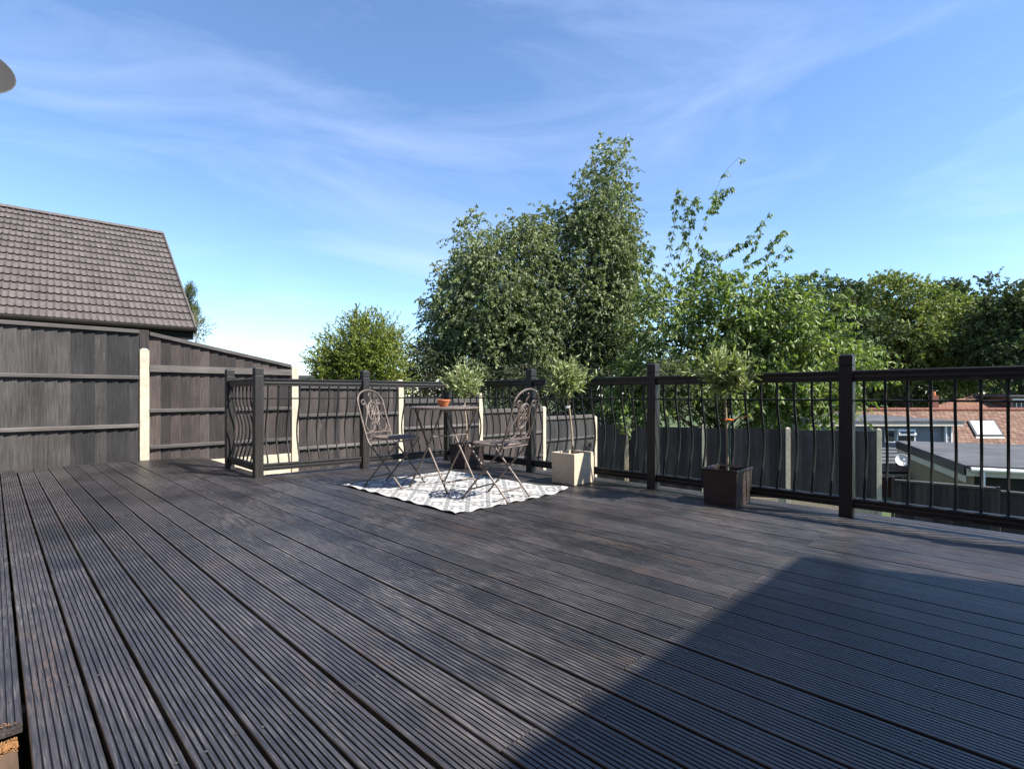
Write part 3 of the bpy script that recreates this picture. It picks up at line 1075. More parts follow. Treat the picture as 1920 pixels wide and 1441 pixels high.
def tree(name, label, cat, base, blobs, leafmat, barkmat, strands=2500, per=10, leaf=(.09, .055), length=.7, droop=.6, out=.6, up=.1, wild=.5,
         clumps=140, clump_r=.55, shell=.5, trunk_r=.14, limbs=14, hang=.3, extra=None, group=None, twig_r=.006, tip=None, puff=False):
    """blobs: (centre, radii) ellipsoids of the crown, world space"""
    base = np.array(base, float)
    t = thing(name, label, cat, tuple(base), 0, group)
    C = np.array([b_[0] for b_ in blobs], float)
    Rd = np.array([b_[1] for b_ in blobs], float)
    wgt = np.prod(Rd, 1) ** .75
    wgt /= wgt.sum()
    bi = rng.choice(len(blobs), clumps, p=wgt)
    dirs = unit(rng.normal(size=(clumps, 3)))
    rad = shell + (1 - shell) * rng.random(clumps) ** .6
    cc = C[bi] + dirs * Rd[bi] * rad[:, None] * .9
    si = rng.integers(0, clumps, strands)
    spread_ = np.minimum(clump_r, Rd[bi].min(1) * .8)[si]
    P0 = cc[si] + np.clip(rng.normal(size=(strands, 3)), -1.7, 1.7) * spread_[:, None] * .55
    if puff:                                       # rounded clumps: leaves on the skin of each
        pd_ = unit(rng.normal(size=(strands, 3)) + np.array([0, 0, .35]))
        P0 = cc[si] + pd_ * (spread_ * (.55 + .45 * rng.random(strands)))[:, None] * np.array([1, 1, .75])
    crown_mid = C.mean(0)
    axis_mid = C[bi][si].copy()
    axis_mid[:, 2] -= Rd[bi][si][:, 2] * .3
    D0 = unit(unit(P0 - axis_mid) * out + np.array([0, 0, up]) + rng.normal(size=(strands, 3)) * wild * .6)
    if puff:
        D0 = unit(pd_ * out + np.array([0, 0, up]) + rng.normal(size=(strands, 3)) * wild * .6)
    Ls = length * (.55 + .9 * rng.random(strands))
    s = (np.arange(per) + .5) / per
    s = s[None, :] + (rng.random((strands, per)) - .5) / per
    pos = P0[:, None] + D0[:, None] * (s * Ls[:, None])[..., None]
    pos[..., 2] -= droop * s * s * Ls[:, None]
    tan = D0[:, None] - np.array([0, 0, 1.0]) * (2 * droop * s)[..., None]
    ld = unit(unit(tan) * .55 + rng.normal(size=pos.shape) * .55 + np.array([0, 0, -hang]))
    P, D = pos.reshape(-1, 3), ld.reshape(-1, 3)
    clump_tone = rng.random(clumps)
    tone = np.clip(.30 * clump_tone[si][:, None] + .7 * rng.random((strands, per)), 0, 1).ravel()
    sz = .65 + .6 * rng.random(len(P))
    TA, TB = [P0, P0 + D0 * (Ls * .5)[:, None] - np.array([0, 0, 1.0]) * (droop * .25 * Ls)[:, None]], None
    TB = P0 + D0 * Ls[:, None] - np.array([0, 0, 1.0]) * (droop * Ls)[:, None]
    twA = [P0, TA[1]]
    twB = [TA[1], TB]
    if extra:
        eP, eD, eT, eA, eB = extra
        P = np.concatenate([P, eP])
        D = np.concatenate([D, eD])
        tone = np.concatenate([tone, eT])
        sz = np.concatenate([sz, .55 + .5 * rng.random(len(eP))])
        twA.append(eA)
        twB.append(eB)
    lv, lf = leaf_arrays(P - base, D, leaf[0] * sz, leaf[1] * sz)
    link('crown', fast_mesh('crown', [(lv, lf)], np.repeat(tone, 4)), leafmat, t)
    # trunk, limbs to the clumps, twigs
    segs = [seg_arrays(a - base, b_ - base, twig_r, twig_r * .5) for a, b_ in zip(twA, twB)]
    tk = MB()
    topz = max(c[2] + r_[2] * .55 for c, r_ in blobs)
    hub = np.array([crown_mid[0], crown_mid[1], topz]) if tip is None else np.array(tip, float)
    lean = [base + (hub - base) * f + np.array([math.sin(f * 7) * .12, math.cos(f * 5) * .1 - .1, 0]) * (1 - f) for f in np.linspace(0, 1, 9)]
    lean = [p - base for p in lean]
    lean[0] = np.array([0, 0, -.15])
    tk.tube([tuple(p) for p in lean], [trunk_r * (1 - .9 * f) for f in np.linspace(0, 1, 9)], 8)
    order = rng.permutation(clumps)[:limbs * 4]
    for c, k in enumerate(order):
        f = float(np.clip((cc[k][2] - base[2]) / max(.1, hub[2] - base[2]) - .22, .12, .93))
        i = f * 8
        a = lean[int(i)] + (lean[min(8, int(i) + 1)] - lean[int(i)]) * (i - int(i))
        e = cc[k] - base
        mid = (a + e) / 2 + np.array([0, 0, .12 * np.linalg.norm(e - a)]) * (1 if droop > .2 else -.3)
        r0 = trunk_r * (1 - .85 * f) * (.5 if c < limbs else .22)
        tk.tube([tuple(p) for p in smooth_path([a, mid, e], 6)], [r0, r0 * .8, r0 * .62, r0 * .45, r0 * .3, max(.004, r0 * .14)], 5)
    link('trunk', tk.mesh('trunk', True), barkmat, t)
    link('twigs', fast_mesh('twigs', segs), barkmat, t)
    return t


def blobs_px(lst, Y, depth=1.0):
    """(x, y, rx, ry[, dY]) in photo pixels at depth Y -> ellipsoids"""
    out = []
    for b_ in lst:
        y_ = Y + (b_[4] if len(b_) > 4 else 0)
        c = at(b_[0], b_[1], y_)
        rx, rz = b_[2] * y_ / FPX, b_[3] * y_ / FPX
        out.append(((c.x, c.y, c.z), (rx, (rx + rz) * .5 * depth, rz)))
    return out


# ------------------------------------------------------------------ olive trees in planters
def planter(label, v, u, w, d, h, mat, taper=0.0, wick=False, group=None):
    t = thing('planter', label, 'planter', W(v, u), R(45), group)
    a, c, th = w / 2, d / 2, .022
    b_ = MB()
    k = taper
    o0 = [(-a + k, -c + k), (a - k, -c + k), (a - k, c - k), (-a + k, c - k)]
    o1 = [(-a, -c), (a, -c), (a, c), (-a, c)]
    i1 = [(-a + th, -c + th), (a - th, -c + th), (a - th, c - th), (-a + th, c - th)]
    vs = [(*p, .004) for p in o0] + [(*p, h) for p in o1] + [(*p, h) for p in i1] + [(*p, h - .06) for p in i1]
    fs = [(3, 2, 1, 0)]
    for r_ in range(3):
        fs += [(r_ * 4 + i, r_ * 4 + (i + 1) % 4, r_ * 4 + 4 + (i + 1) % 4, r_ * 4 + 4 + i) for i in range(4)]
    b_.add(vs, fs)
    o = b_.build('pot', mat, t, bevel=0 if wick else .004)
    if wick:
        uv = o.data.uv_layers.new(name='UVMap')
        for p in o.data.polygons:
            nn = p.normal
            for li in p.loop_indices:
                q_ = o.data.vertices[o.data.loops[li].vertex_index].co
                uv.data[li].uv = ((q_.y if abs(nn.x) > abs(nn.y) else q_.x) * 1.6, q_.z * 1.6)
        MB().tube([(-a, -c, h), (a, -c, h), (a, c, h), (-a, c, h)], .009, 6, closed=True).build('rim', mat, t)
    MB().box(-a + th, a - th, -c + th, c - th, h - .075, h - .055).build('soil', M['soil'], t)
    return t


def olive(label, x, y, z0, lean, zc, rx, rz, n=120, tie=False, group=None):
    base = np.array([x, y, z0])
    ctr = np.array([x + lean[0], y + lean[1], zc])
    t = thing('olive_tree', label, 'tree', tuple(base), 0, group)
    d = unit(rng.normal(size=(n, 3)))
    d[:, 2] = d[:, 2] * .9 + .15
    P0 = ctr + d * np.array([rx, rx, rz]) * (.1 + .8 * rng.random((n, 1))) - np.array([0, 0, .03])
    D0 = unit(d * .45 + np.array([0, 0, .9]) + rng.normal(size=(n, 3)) * .4)
    per = 13
    Ls = .07 + .19 * rng.random(n) ** 2.2
    s = (np.arange(per) + .5) / per
    pos = P0[:, None] + D0[:, None] * (s[None, :] * Ls[:, None])[..., None]
    ld = unit(D0[:, None] * .75 + rng.normal(size=pos.shape) * .55)
    P, D = pos.reshape(-1, 3), ld.reshape(-1, 3)
    sz = .7 + .5 * rng.random(len(P))
    lv, lf = leaf_arrays(P - base, D, .068 * sz, .0165 * sz, .15, .12)
    link('crown', fast_mesh('crown', [(lv, lf)], np.repeat(np.clip(rng.random(len(P)), 0, 1), 4)), M['leaf_olive'], t)
    tk = MB()
    path = smooth_path([(0, 0, 0), tuple((ctr - base) * .35 + [.006, 0, 0]), tuple((ctr - base) * .75 + [-.004, 0.004, 0]), tuple(ctr - base + [0, 0, .02])], 14)
    tk.tube(path, [.0115 - .005 * k / 13 for k in range(14)], 8)
    for k in range(0, n, 5):
        tk.tube([tuple(ctr - base + np.array([0, 0, -rz * .45])), tuple((P0[k] + ctr) / 2 - base - [0, 0, .02]), tuple(P0[k] - base)], [.004, .003, .0018], 5)
    link('trunk', tk.mesh('trunk', True), M['stem'], t)
    link('twigs', fast_mesh('twigs', [seg_arrays(P0 - base, P0 + D0 * Ls[:, None] - base, .0016, .0009)]), M['stem'], t)
    if tie:
        MB().tube([(.022, .006, -.01), (.024, .004, .47)], .0055, 6).build('cane', M['cane'], t)
        zt = .435
        MB().tube([(.012 + .024 * math.cos(a), .004 + .02 * math.sin(a), zt + .004 * math.sin(3 * a)) for a in np.linspace(0, 2 * math.pi, 17)[:-1]], .0065, 6, closed=True).build('tie', M['orange'], t)
        MB().tube(smooth_path([(.03, -.012, zt), (.08, -.02, zt + .012), (.13, -.02, zt + .026), (.17, -.015, zt + .028)], 10), [.004] * 9 + [.002], 6).build('tie_tail', M['orange'], t)
    else:
        q_ = path[7]
        MB().hexa([(q_[0] - .045, q_[1] - .016, q_[2] + .045), (q_[0] + .004, q_[1] - .016, q_[2] + .058), (q_[0] + .004, q_[1] - .0145, q_[2] + .058), (q_[0] - .045, q_[1] - .0145, q_[2] + .045),
                   (q_[0] - .048, q_[1] - .016, q_[2] + .068), (q_[0] + .001, q_[1] - .016, q_[2] + .081), (q_[0] + .001, q_[1] - .0145, q_[2] + .081), (q_[0] - .048, q_[1] - .0145, q_[2] + .068)]).build('plant_label', M['white'], t)
    return t


GP, GO = 'planters along the railing', 'potted olive trees along the railing'
planter('square pale stone planter beside the bistro chair', 3.985, 3.15, .31, .28, .298, M['stone_pot'], .004, group=GP)
p = W(3.985, 3.15)
olive('potted olive tree with a white tag in the pale stone planter', p.x, p.y, .24, (-.045, .02), .955, .165, .165, 175, group=GO)
planter('brown wicker planter standing alone by the railing', 4.075, 1.69, .30, .27, .275, M['wicker'], .012, True, GP)
p = W(4.075, 1.69)
olive('potted olive tree with an orange tie in the wicker planter', p.x, p.y, .22, (-.01, .0), .975, .140, .155, 165, True, GO)
planter('dark brown wicker planter behind the bistro table in the railing corner', 3.95, 4.70, .30, .28, .272, M['wicker'], .012, True, GP)
p = W(3.95, 4.70)
olive('potted olive tree with a white tag behind the bistro table', p.x, p.y, .22, (-.03, .0), .935, .175, .17, 175, group=GO)

# ------------------------------------------------------------------ garden trees
YB = 19.5
gz = ground_z(-.5, YB)
tree('birch_tree', 'broad weeping birch with two blunt tops beside the taller birch', 'tree', (at(925, 700, YB).x, YB, gz),
     blobs_px([(905, 480, 50, 66), (866, 436, 26, 32), (985, 460, 40, 66), (1022, 520, 42, 66), (940, 560, 95, 110), (865, 600, 62, 110), (905, 660, 100, 85), (985, 640, 70, 100)], YB),
     M['leaf_birch'], M['bark_pale'], strands=7600, per=10, leaf=(.105, .076), length=.42, droop=.7, out=.5, up=.1, wild=.65, clumps=210, clump_r=.66, shell=.25,
     trunk_r=.17, limbs=14, hang=.55, group='birches beyond the garden fence')
tree('birch_tree', 'tallest weeping birch with pointed top rising beside the cherry', 'tree', (at(1110, 700, YB).x, YB + .6, gz),
     blobs_px([(1132, 337, 38, 62), (1128, 405, 60, 80), (1110, 480, 84, 95), (1050, 455, 40, 65), (1165, 490, 38, 80), (1100, 590, 100, 110), (1160, 610, 62, 105), (1080, 680, 110, 75)], YB + .6),
     M['leaf_birch'], M['bark_pale'], strands=8600, per=10, leaf=(.105, .076), length=.42, droop=.7, out=.5, up=.1, wild=.65, clumps=260, clump_r=.62, shell=.25,
     trunk_r=.19, limbs=16, hang=.5, group='birches beyond the garden fence')

# cherry with long bare-tipped shoots
YC = 14.9
shoots = [[(1262, 560), (1295, 480), (1325, 410), (1352, 335), (1384, 296)], [(1245, 560), (1258, 470), (1266, 410), (1268, 368)], [(1270, 500), (1285, 430), (1280, 385), (1272, 358)],
          [(1290, 470), (1296, 410), (1302, 370)], [(1330, 400), (1345, 375), (1366, 352)], [(1345, 590), (1390, 510), (1418, 450), (1442, 398)], [(1400, 500), (1440, 475), (1455, 445), (1470, 436)],
          [(1395, 540), (1440, 500), (1478, 462)], [(1320, 500), (1360, 478), (1400, 455), (1425, 440)], [(1420, 560), (1470, 525), (1520, 512), (1572, 524)], [(1440, 570), (1500, 530), (1530, 510)],
          [(1540, 600), (1590, 580), (1640, 585)], [(1530, 680), (1580, 655), (1622, 636)], [(1550, 700), (1600, 690), (1632, 684)], [(1290, 520), (1330, 480), (1310, 468)], [(1215, 560), (1222, 480), (1218, 460)],
          [(1500, 610), (1560, 560), (1600, 548)], [(1240, 520), (1200, 500), (1180, 490)], [(1600, 730), (1650, 700), (1680, 712)], [(1560, 780), (1520, 800), (1500, 815)], [(1170, 760), (1165, 790), (1172, 805)]]
eP, eD, eT, eA, eB = [], [], [], [], []
for k, sh in enumerate(shoots):
    dy = rng.uniform(-.8, .5)
    if k >= 18:
        dy = -1.7
    pts = smooth_path([tuple(at(x, y, YC + dy)) for x, y in sh], 30)
    pts = [np.array(p_) for p_ in pts]
    for a, c in zip(pts, pts[1:]):
        eA.append(a)
        eB.append(c)
    for i in range(1, 30, 2):
        if 20 < i < 28 and rng.random() < .3:
            continue
        node = pts[i] + rng.normal(size=3) * np.array([.07, .07, .03])
        eA.append(pts[i])
        eB.append(node)
        for _ in range(11):
            az = rng.uniform(0, 2 * math.pi)
            eP.append(node + rng.normal(size=3) * .03)
            eD.append(unit(np.array([math.cos(az) * .6, math.sin(az) * .6, -.8 + rng.normal() * .35])))
            eT.append(rng.random() * .8)
tree('cherry_tree', 'bright green cherry with long leafy shoots leaning over the back fence', 'tree', (at(1360, 700, YC + .3).x, YC + .3, ground_z(6, YC)),
     blobs_px([(1265, 590, 70, 85), (1340, 600, 75, 85), (1420, 590, 75, 65), (1500, 620, 85, 70), (1300, 690, 120, 75), (1440, 690, 130, 75), (1545, 700, 70, 70), (1370, 750, 130, 50), (1235, 740, 75, 60), (1490, 760, 90, 45), (1180, 770, 40, 30, -.2)], YC),
     M['leaf_cherry'], M['bark'], strands=4200, per=8, leaf=(.175, .066), length=.5, droop=.35, out=.7, up=.25, wild=.7, clumps=190, clump_r=.5, shell=.35,
     trunk_r=.13, limbs=18, hang=.6, extra=(np.array(eP), np.array(eD), np.array(eT), np.array(eA), np.array(eB)), twig_r=.007, tip=tuple(at(1300, 520, YC)))

YH = 16.5
tree('hawthorn_tree', 'low rounded yellow green hawthorn standing behind the side fence', 'tree', (at(685, 720, YH).x, YH, -1.1),
     blobs_px([(688, 655, 64, 50), (650, 675, 54, 48), (730, 665, 42, 54), (690, 712, 82, 45), (630, 702, 38, 40)], YH),
     M['leaf_haw'], M['bark'], strands=3000, per=11, leaf=(.072, .048), length=.42, droop=.12, out=.75, up=.45, wild=.8, clumps=170, clump_r=.4, shell=.4, trunk_r=.1, limbs=16, hang=.0)
YS = 18.2
tree('dark_shrub', 'dark shrub between the hawthorn and the weeping birch', 'shrub', (at(800, 720, YS).x, YS, -1.4),
     blobs_px([(795, 690, 38, 45), (830, 710, 45, 45), (770, 715, 30, 30)], YS), M['leaf_dark'], M['bark'], strands=900, per=9, leaf=(.085, .055), length=.5, droop=.4,
     clumps=60, clump_r=.4, trunk_r=.06, limbs=8)
YU = 17.2
tree('dark_shrub', 'dark spreading shrub beneath the birches behind the stepped fence', 'shrub', (at(1010, 760, YU).x, YU, -1.8),
     blobs_px([(930, 745, 70, 40), (1030, 740, 80, 50), (1130, 745, 60, 45)], YU), M['leaf_dark'], M['bark'], strands=1500, per=9, leaf=(.085, .052), length=.5, droop=.4,
     clumps=110, clump_r=.45, trunk_r=.06, limbs=10)
YP = 13.75
tree('pale_shrub', 'pale narrow leaved shrub poking over the back fence', 'shrub', (at(1270, 800, 14.4).x, 14.5, -1.9),
     blobs_px([(1265, 715, 50, 30), (1300, 745, 50, 30)], 14.2), M['leaf_pale'], M['bark'], strands=520, per=11, leaf=(.10, .016), length=.5, droop=.4, out=.8, up=.5,
     clumps=40, clump_r=.3, trunk_r=.035, limbs=8, hang=.2)

# ------------------------------------------------------------------ far wood, each tree its own
GW = 'trees of the far wood'
YW = 48.0
wood = [('dense dark tree rising behind the cherry tips', [(1560, 590, 62, 50), (1590, 640, 70, 70), (1540, 660, 60, 70)], 0, 'leaf_wood2', 46),
        ('brownish green tree between the cherry and the tallest wood tree', [(1625, 580, 34, 32), (1635, 640, 45, 70)], 0, 'leaf_wood', 52),
        ('broad rounded wood tree above the chimney', [(1668, 570, 52, 42), (1725, 575, 58, 45), (1690, 630, 75, 55), (1740, 650, 60, 55), (1690, 690, 80, 45)], 0, 'leaf_wood', 47),
        ('thin topped wood tree behind the broad rounded tree', [(1776, 560, 26, 26), (1785, 620, 45, 60)], 0, 'leaf_wood2', 54),
        ('lower wood tree above the skylight roof', [(1812, 610, 42, 42), (1800, 670, 65, 60), (1845, 625, 36, 50)], 0, 'leaf_wood', 48),
        ('tall dark wood tree above the hipped roof', [(1905, 560, 40, 45), (1915, 620, 55, 70), (1880, 680, 60, 60), (1960, 640, 70, 90)], 0, 'leaf_wood2', 42)]
for lab, bl, _, lm, y_ in wood:
    bb = blobs_px(bl, y_)
    xm = sum(b_[0] for b_ in bl) / len(bl)
    tree('wood_tree', lab, 'tree', (at(xm, 720, y_).x, y_, ground_z(at(xm, 720, y_).x, y_)), bb, M[lm], M['bark'], strands=3000, per=7, leaf=(.30, .20), length=.6, droop=.15,
         out=.8, up=.15, wild=.5, clumps=70, clump_r=1.5, shell=.55, puff=True, trunk_r=.3, limbs=14, hang=.2, group=GW, twig_r=.018)
hedge = blobs_px([(x, 735, 55, 45) for x in range(1500, 2000, 60)], 55)
tree('wood_undergrowth', 'dark undergrowth filling the foot of the far wood', 'shrubs', (at(1740, 740, 55).x, 55, -3), hedge, M['leaf_wood2'], M['bark'], strands=2200, per=8, leaf=(.45, .3), length=1.2, droop=.2,
     clumps=160, clump_r=1.5, trunk_r=.1, limbs=4, twig_r=.012)['kind'] = 'stuff'

# pine and pale shrub past the tiled roof
YN = 17.0
tree('pine_tree', 'small pine showing past the tiled roof edge', 'tree', (at(352, 720, YN).x, YN, -.5),
     blobs_px([(354, 558, 7, 14), (359, 592, 6, 12), (346, 600, 10, 36)], YN), M['leaf_pine'], M['bark'], strands=420, per=16, leaf=(.13, .012), length=.22, droop=-.1, out=.5, up=.9, wild=.4,
     clumps=40, clump_r=.2, trunk_r=.07, limbs=8, hang=-.4)
tree('bare_shrub', 'pale thin shrub at the tiled roof corner', 'shrub', (at(371, 720, 15.5).x, 15.5, -.5),
     blobs_px([(371, 612, 9, 14), (366, 628, 12, 10)], 15.5), M['leaf_pale'], M['bark_pale'], strands=130, per=5, leaf=(.05, .03), length=.3, droop=.2, clumps=24, clump_r=.15, trunk_r=.03, limbs=8)

# ------------------------------------------------------------------ tiled house beyond the side fence
YE = 12.0
E0 = at(365, 616, YE)                                   # right end of the eave
dh = Vector((-.7515, -.66, 0))                          # along the eave, to the left
pu = Vector((-.66, .7515, 0))                           # up the slope, horizontal part
mrun = .40 * YE
slope = math.atan2(at(305, 440, YE + .7515 * mrun).z - E0.z, mrun)
Ls = mrun / math.cos(slope)
LEN = 6.2
th_ = thing('tiled_house', 'neighbouring house with brown tiled roof behind the side fence', 'house', (E0.x, E0.y, E0.z), math.atan2(dh.y, dh.x))
# local: x left along the eave, y = -(up-slope run) ; find sign
sgn = 1 if Vector((-dh.y, dh.x, 0)).dot(pu) > 0 else -1
ROWS, COLS = 16, 15
rowl, colw = Ls / ROWS, 3.21 / 14
cs, sn = math.cos(slope), math.sin(slope)


def roofp(x, s, h):
    """x along eave, s up the slope, h off the slope"""
    return (x, sgn * (s * cs - h * sn), s * sn + h * cs)


tile = MB()
nxs = 12
for j, (s_, h0) in enumerate(((-.03, .052), (-.03, .030), (rowl + .02, .004))):
    pass
prof = []
for i in range(nxs + 1):
    x = colw * i / nxs
    ph = (i / nxs * 2) % 1.0
    h = .029 * max(0, math.sin(math.pi * min(1, ph / .38))) if ph < .38 else 0.0
    prof.append((x, h))
tv = []
for s_, hb in ((-.035, .046), (rowl + .005, .006)):
    tv += [roofp(x, s_, hb + h) for x, h in prof]
tv += [roofp(x, -.035, .034 + h) for x, h in prof]
nn_ = nxs + 1
tf = [(i, i + 1, nn_ + i + 1, nn_ + i) for i in range(nxs)] + [(i + 1, i, 2 * nn_ + i, 2 * nn_ + i + 1) for i in range(nxs)]
tile.add(tv, tf)
tile_me = tile.mesh('tile', True)
rf = MB()
rf.hexa([roofp(0.0, 0, -.10), roofp(LEN, 0, -.10), roofp(LEN, Ls, -.10), roofp(0.0, Ls, -.10), roofp(0.0, 0, 0), roofp(LEN, 0, 0), roofp(LEN, Ls, 0), roofp(0.0, Ls, 0)])
run2 = [(x, sgn * (2 * Ls * cs) - y, z) for x, y, z in [roofp(0, 0, -.1), roofp(LEN, 0, -.1), roofp(LEN, Ls - .1, -.1), roofp(0, Ls - .1, -.1), roofp(0, 0, 0), roofp(LEN, 0, 0), roofp(LEN, Ls - .1, 0), roofp(0, Ls - .1, 0)]]
rf.hexa(run2)
roof = rf.build('roof', M['roof_dark'], th_)
for j in range(ROWS):
    for i in range(COLS):
        s0 = j * rowl
        o = link('tile', tile_me, M['roof_tile'], roof, loc=roofp(i * colw, s0, random.uniform(0, .003)))
far_t = MB()
for j in range(ROWS):
    for i in range(COLS, int(LEN / colw)):
        off = roofp(i * colw, j * rowl, 0)
        far_t.add([(p[0] + off[0], p[1] + off[1], p[2] + off[2]) for p in tv], tf)
o = far_t.build('tile_field', M['roof_tile'], roof, smooth=True)
o['kind'] = 'stuff'
for i in range(int(LEN / .42)):
    r_ = MB()
    pts = [(i * .42, .09 * math.cos(a) * 1.1, Ls * sn + .085 * math.sin(a) + .012) for a in np.linspace(0, math.pi, 9)]
    pts2 = [(i * .42 + .412, p_[1], p_[2]) for p_ in pts]
    r_.v = [(p_[0], sgn * Ls * cs + p_[1], p_[2]) for p_ in pts + pts2]
    r_.f = [(k, k + 1, 9 + k + 1, 9 + k) for k in range(8)] + [tuple(range(9)), tuple(range(17, 8, -1))]
    r_.build('ridge_tile', M['roof_tile'], roof, smooth=True)
MB().hexa([roofp(-.035, -.04, -.12), roofp(0, -.04, -.12), roofp(0, Ls, -.12), roofp(-.035, Ls, -.12), roofp(-.035, -.04, .07), roofp(0, -.04, .07), roofp(0, Ls, .07), roofp(-.035, Ls, .07)]).build('verge', M['roof_tile'], roof)
MB().tube([(0, -.07 * sgn, -.03), (LEN, -.07 * sgn, -.03)], .055, 8).build('gutter', M['roof_dark'], th_)
MB().box(.02, LEN, *sorted((sgn * .02, sgn * .05)), -.26, -.06).build('fascia', M['roof_dark'], th_)
wl_ = MB()
yl_, yh_ = sorted((sgn * .45, sgn * (2 * Ls * cs - .45)))
wl_.box(.25, LEN, yl_, yh_, -3.2, -.12)
wl_.add([(.26, sgn * .45, -.12), (.26, sgn * (2 * Ls * cs - .45), -.12), (.26, sgn * Ls * cs, Ls * sn - .4), (.5, sgn * .45, -.12), (.5, sgn * (2 * Ls * cs - .45), -.12), (.5, sgn * Ls * cs, Ls * sn - .4)],
        [(0, 1, 2), (5, 4, 3), (0, 3, 4, 1), (1, 4, 5, 2), (2, 5, 3, 0)])
wl_.build('wall', M['cream_trim'], th_)
MB().tube([(.55, sgn * .40, -.2), (.55, sgn * .40, -2.6)], .034, 8).build('downpipe', M['iron'], th_)

# small far building between fence and hawthorn
fb = thing('far_building', 'small flat roofed tan building beyond the fence beside the hawthorn', 'building', (at(572, 740, 34).x, 34, -1), 0)
MB().box(-.9, .9, 0, 4, 0, 2.9).build('wall', M['tan_wall'], fb)
MB().box(-1.0, 1.05, -.15, 4.1, 2.9, 3.12).build('roof', M['felt'], fb)

# ------------------------------------------------------------------ houses below on the right
def uvquad(name, pts, mat, parent, su, sv, thick=.1):
    """roof slope: pts bl, br, tr, tl; UV in tiles"""
    P = [Vector(p_) for p_ in pts]
    nr = (P[1] - P[0]).cross(P[3] - P[0]).normalized()
    if nr.z < 0:
        nr = -nr
    b_ = MB()
    b_.hexa([p_ - nr * thick for p_ in P] + [tuple(p_) for p_ in P])
    o = b_.build(name, mat, parent)
    uv = o.data.uv_layers.new(name='UVMap')
    ax = (P[1] - P[0]).normalized()
    ay = nr.cross(ax)
    for p_ in o.data.polygons:
        for li in p_.loop_indices:
            c = o.data.vertices[o.data.loops[li].vertex_index].co
            uv.data[li].uv = ((c - P[0]).dot(ax) / su, (c - P[0]).dot(ay) / sv)
    return o


# orange clay tiled house with skylight
oh = thing('clay_tiled_house', 'house with orange clay tiled roof and a white skylight', 'house', (0, 0, 0))
rl, rr_ = at(1560, 769, 33), at(2010, 769, 33)
el, er = at(1520, 833, 29), at(2060, 833, 29)
oroof = uvquad('roof', [el, er, rr_, rl], M['orange_tile'], oh, .30, .26)
bk_ = [rl + Vector((0, .02, 0)), rr_ + Vector((0, .02, 0)), Vector((rr_.x, 37, er.z)), Vector((rl.x, 37, el.z))]
uvquad('back_roof', bk_, M['orange_tile'], oh, .30, .26)
MB().box(el.x + .3, er.x - .3, 29.4, 36.5, -4, el.z + .05).build('wall', M['brick_red'], oh)
for k in range(34):
    x = rl.x + (rr_.x - rl.x) * k / 34
    MB().tube([(x, 33.0, rl.z + .04), (x + (rr_.x - rl.x) / 34 - .02, 33.0, rl.z + .04)], .13, 8).build('ridge_tile', M['brick_red'], oroof)


def on_roof(x, y):
    """point of the orange slope under photo pixel x, y"""
    o_, d_ = Vector((0, 0, CAM_H)), at(x, y, 1.0) - Vector((0, 0, CAM_H))
    nr = (er - el).cross(rl - el).normalized()
    return o_ + d_ * ((el - o_).dot(nr) / d_.dot(nr)), (nr if nr.z > 0 else -nr)


sk = [on_roof(x, y) for x, y in ((1829, 819), (1882, 819), (1864, 790), (1813, 790))]
nr = sk[0][1]
sp = [s_[0] for s_ in sk]
frm = MB().hexa([p_ for p_ in sp] + [p_ + nr * .10 for p_ in sp]).build('skylight', M['grey_metal'], oroof)
cn = sum(sp, Vector()) / 4
MB().hexa([cn + (p_ - cn) * .86 + nr * .102 for p_ in sp] + [cn + (p_ - cn) * .86 + nr * .115 for p_ in sp]).build('pane', M['white'], frm)
ap = [sp[0], sp[1], sp[1] - (sp[2] - sp[1]) * .10, sp[0] - (sp[3] - sp[0]) * .10]
MB().hexa([p_ + nr * .01 for p_ in ap] + [p_ + nr * .03 for p_ in ap]).build('apron', M['cream_trim'], frm)

# grey clad bungalow with low felt roof
gh = thing('clad_bungalow', 'grey clad bungalow with low felt roof behind the back fence', 'house', (0, 0, 0))
zf = CAM_H - 48 * 22 / FPX
xl, xr = at(1540, 0, 22).x, at(1783, 0, 22).x
MB().hexa([(xl - .3, 21.7, zf - .10), (xr + .35, 21.7, zf - .10), (xr + .35, 26.5, zf - .10), (xl - .3, 26.5, zf - .10),
           (xl - .3, 21.7, zf), (xr + .35, 21.7, zf), (xr - 2.2, 26.5, zf + .22), (xl - .3, 26.5, zf + .22)]).build('roof', M['felt'], gh)
MB().box(xl - .3, xr + .3, 21.72, 21.76, zf - .22, zf - .102).build('fascia', M['cream_trim'], gh)
for k in range(15):
    z1 = zf - .16 - k * .15
    MB().hexa([(xl, 21.97, z1 - .155), (xr, 21.97, z1 - .155), (xr, 22.2, z1 - .155), (xl, 22.2, z1 - .155), (xl, 21.995, z1), (xr, 21.995, z1), (xr, 22.2, z1), (xl, 22.2, z1)]).build('cladding_board', M['grey_clad'], gh)
MB().box(xl + .02, xr - .02, 22.2, 26.3, zf - 2.6, zf - .11).build('wall', M['grey_clad'], gh)
MB().box(xr - .03, xr + .03, 21.95, 22.1, zf - 2.5, zf - .2).build('corner_trim', M['white'], gh)
MB().tube([(xr - .33, 21.88, zf - .12), (xr - .33, 21.88, zf - 2.4)], .05, 8).build('downpipe', M['white'], gh)
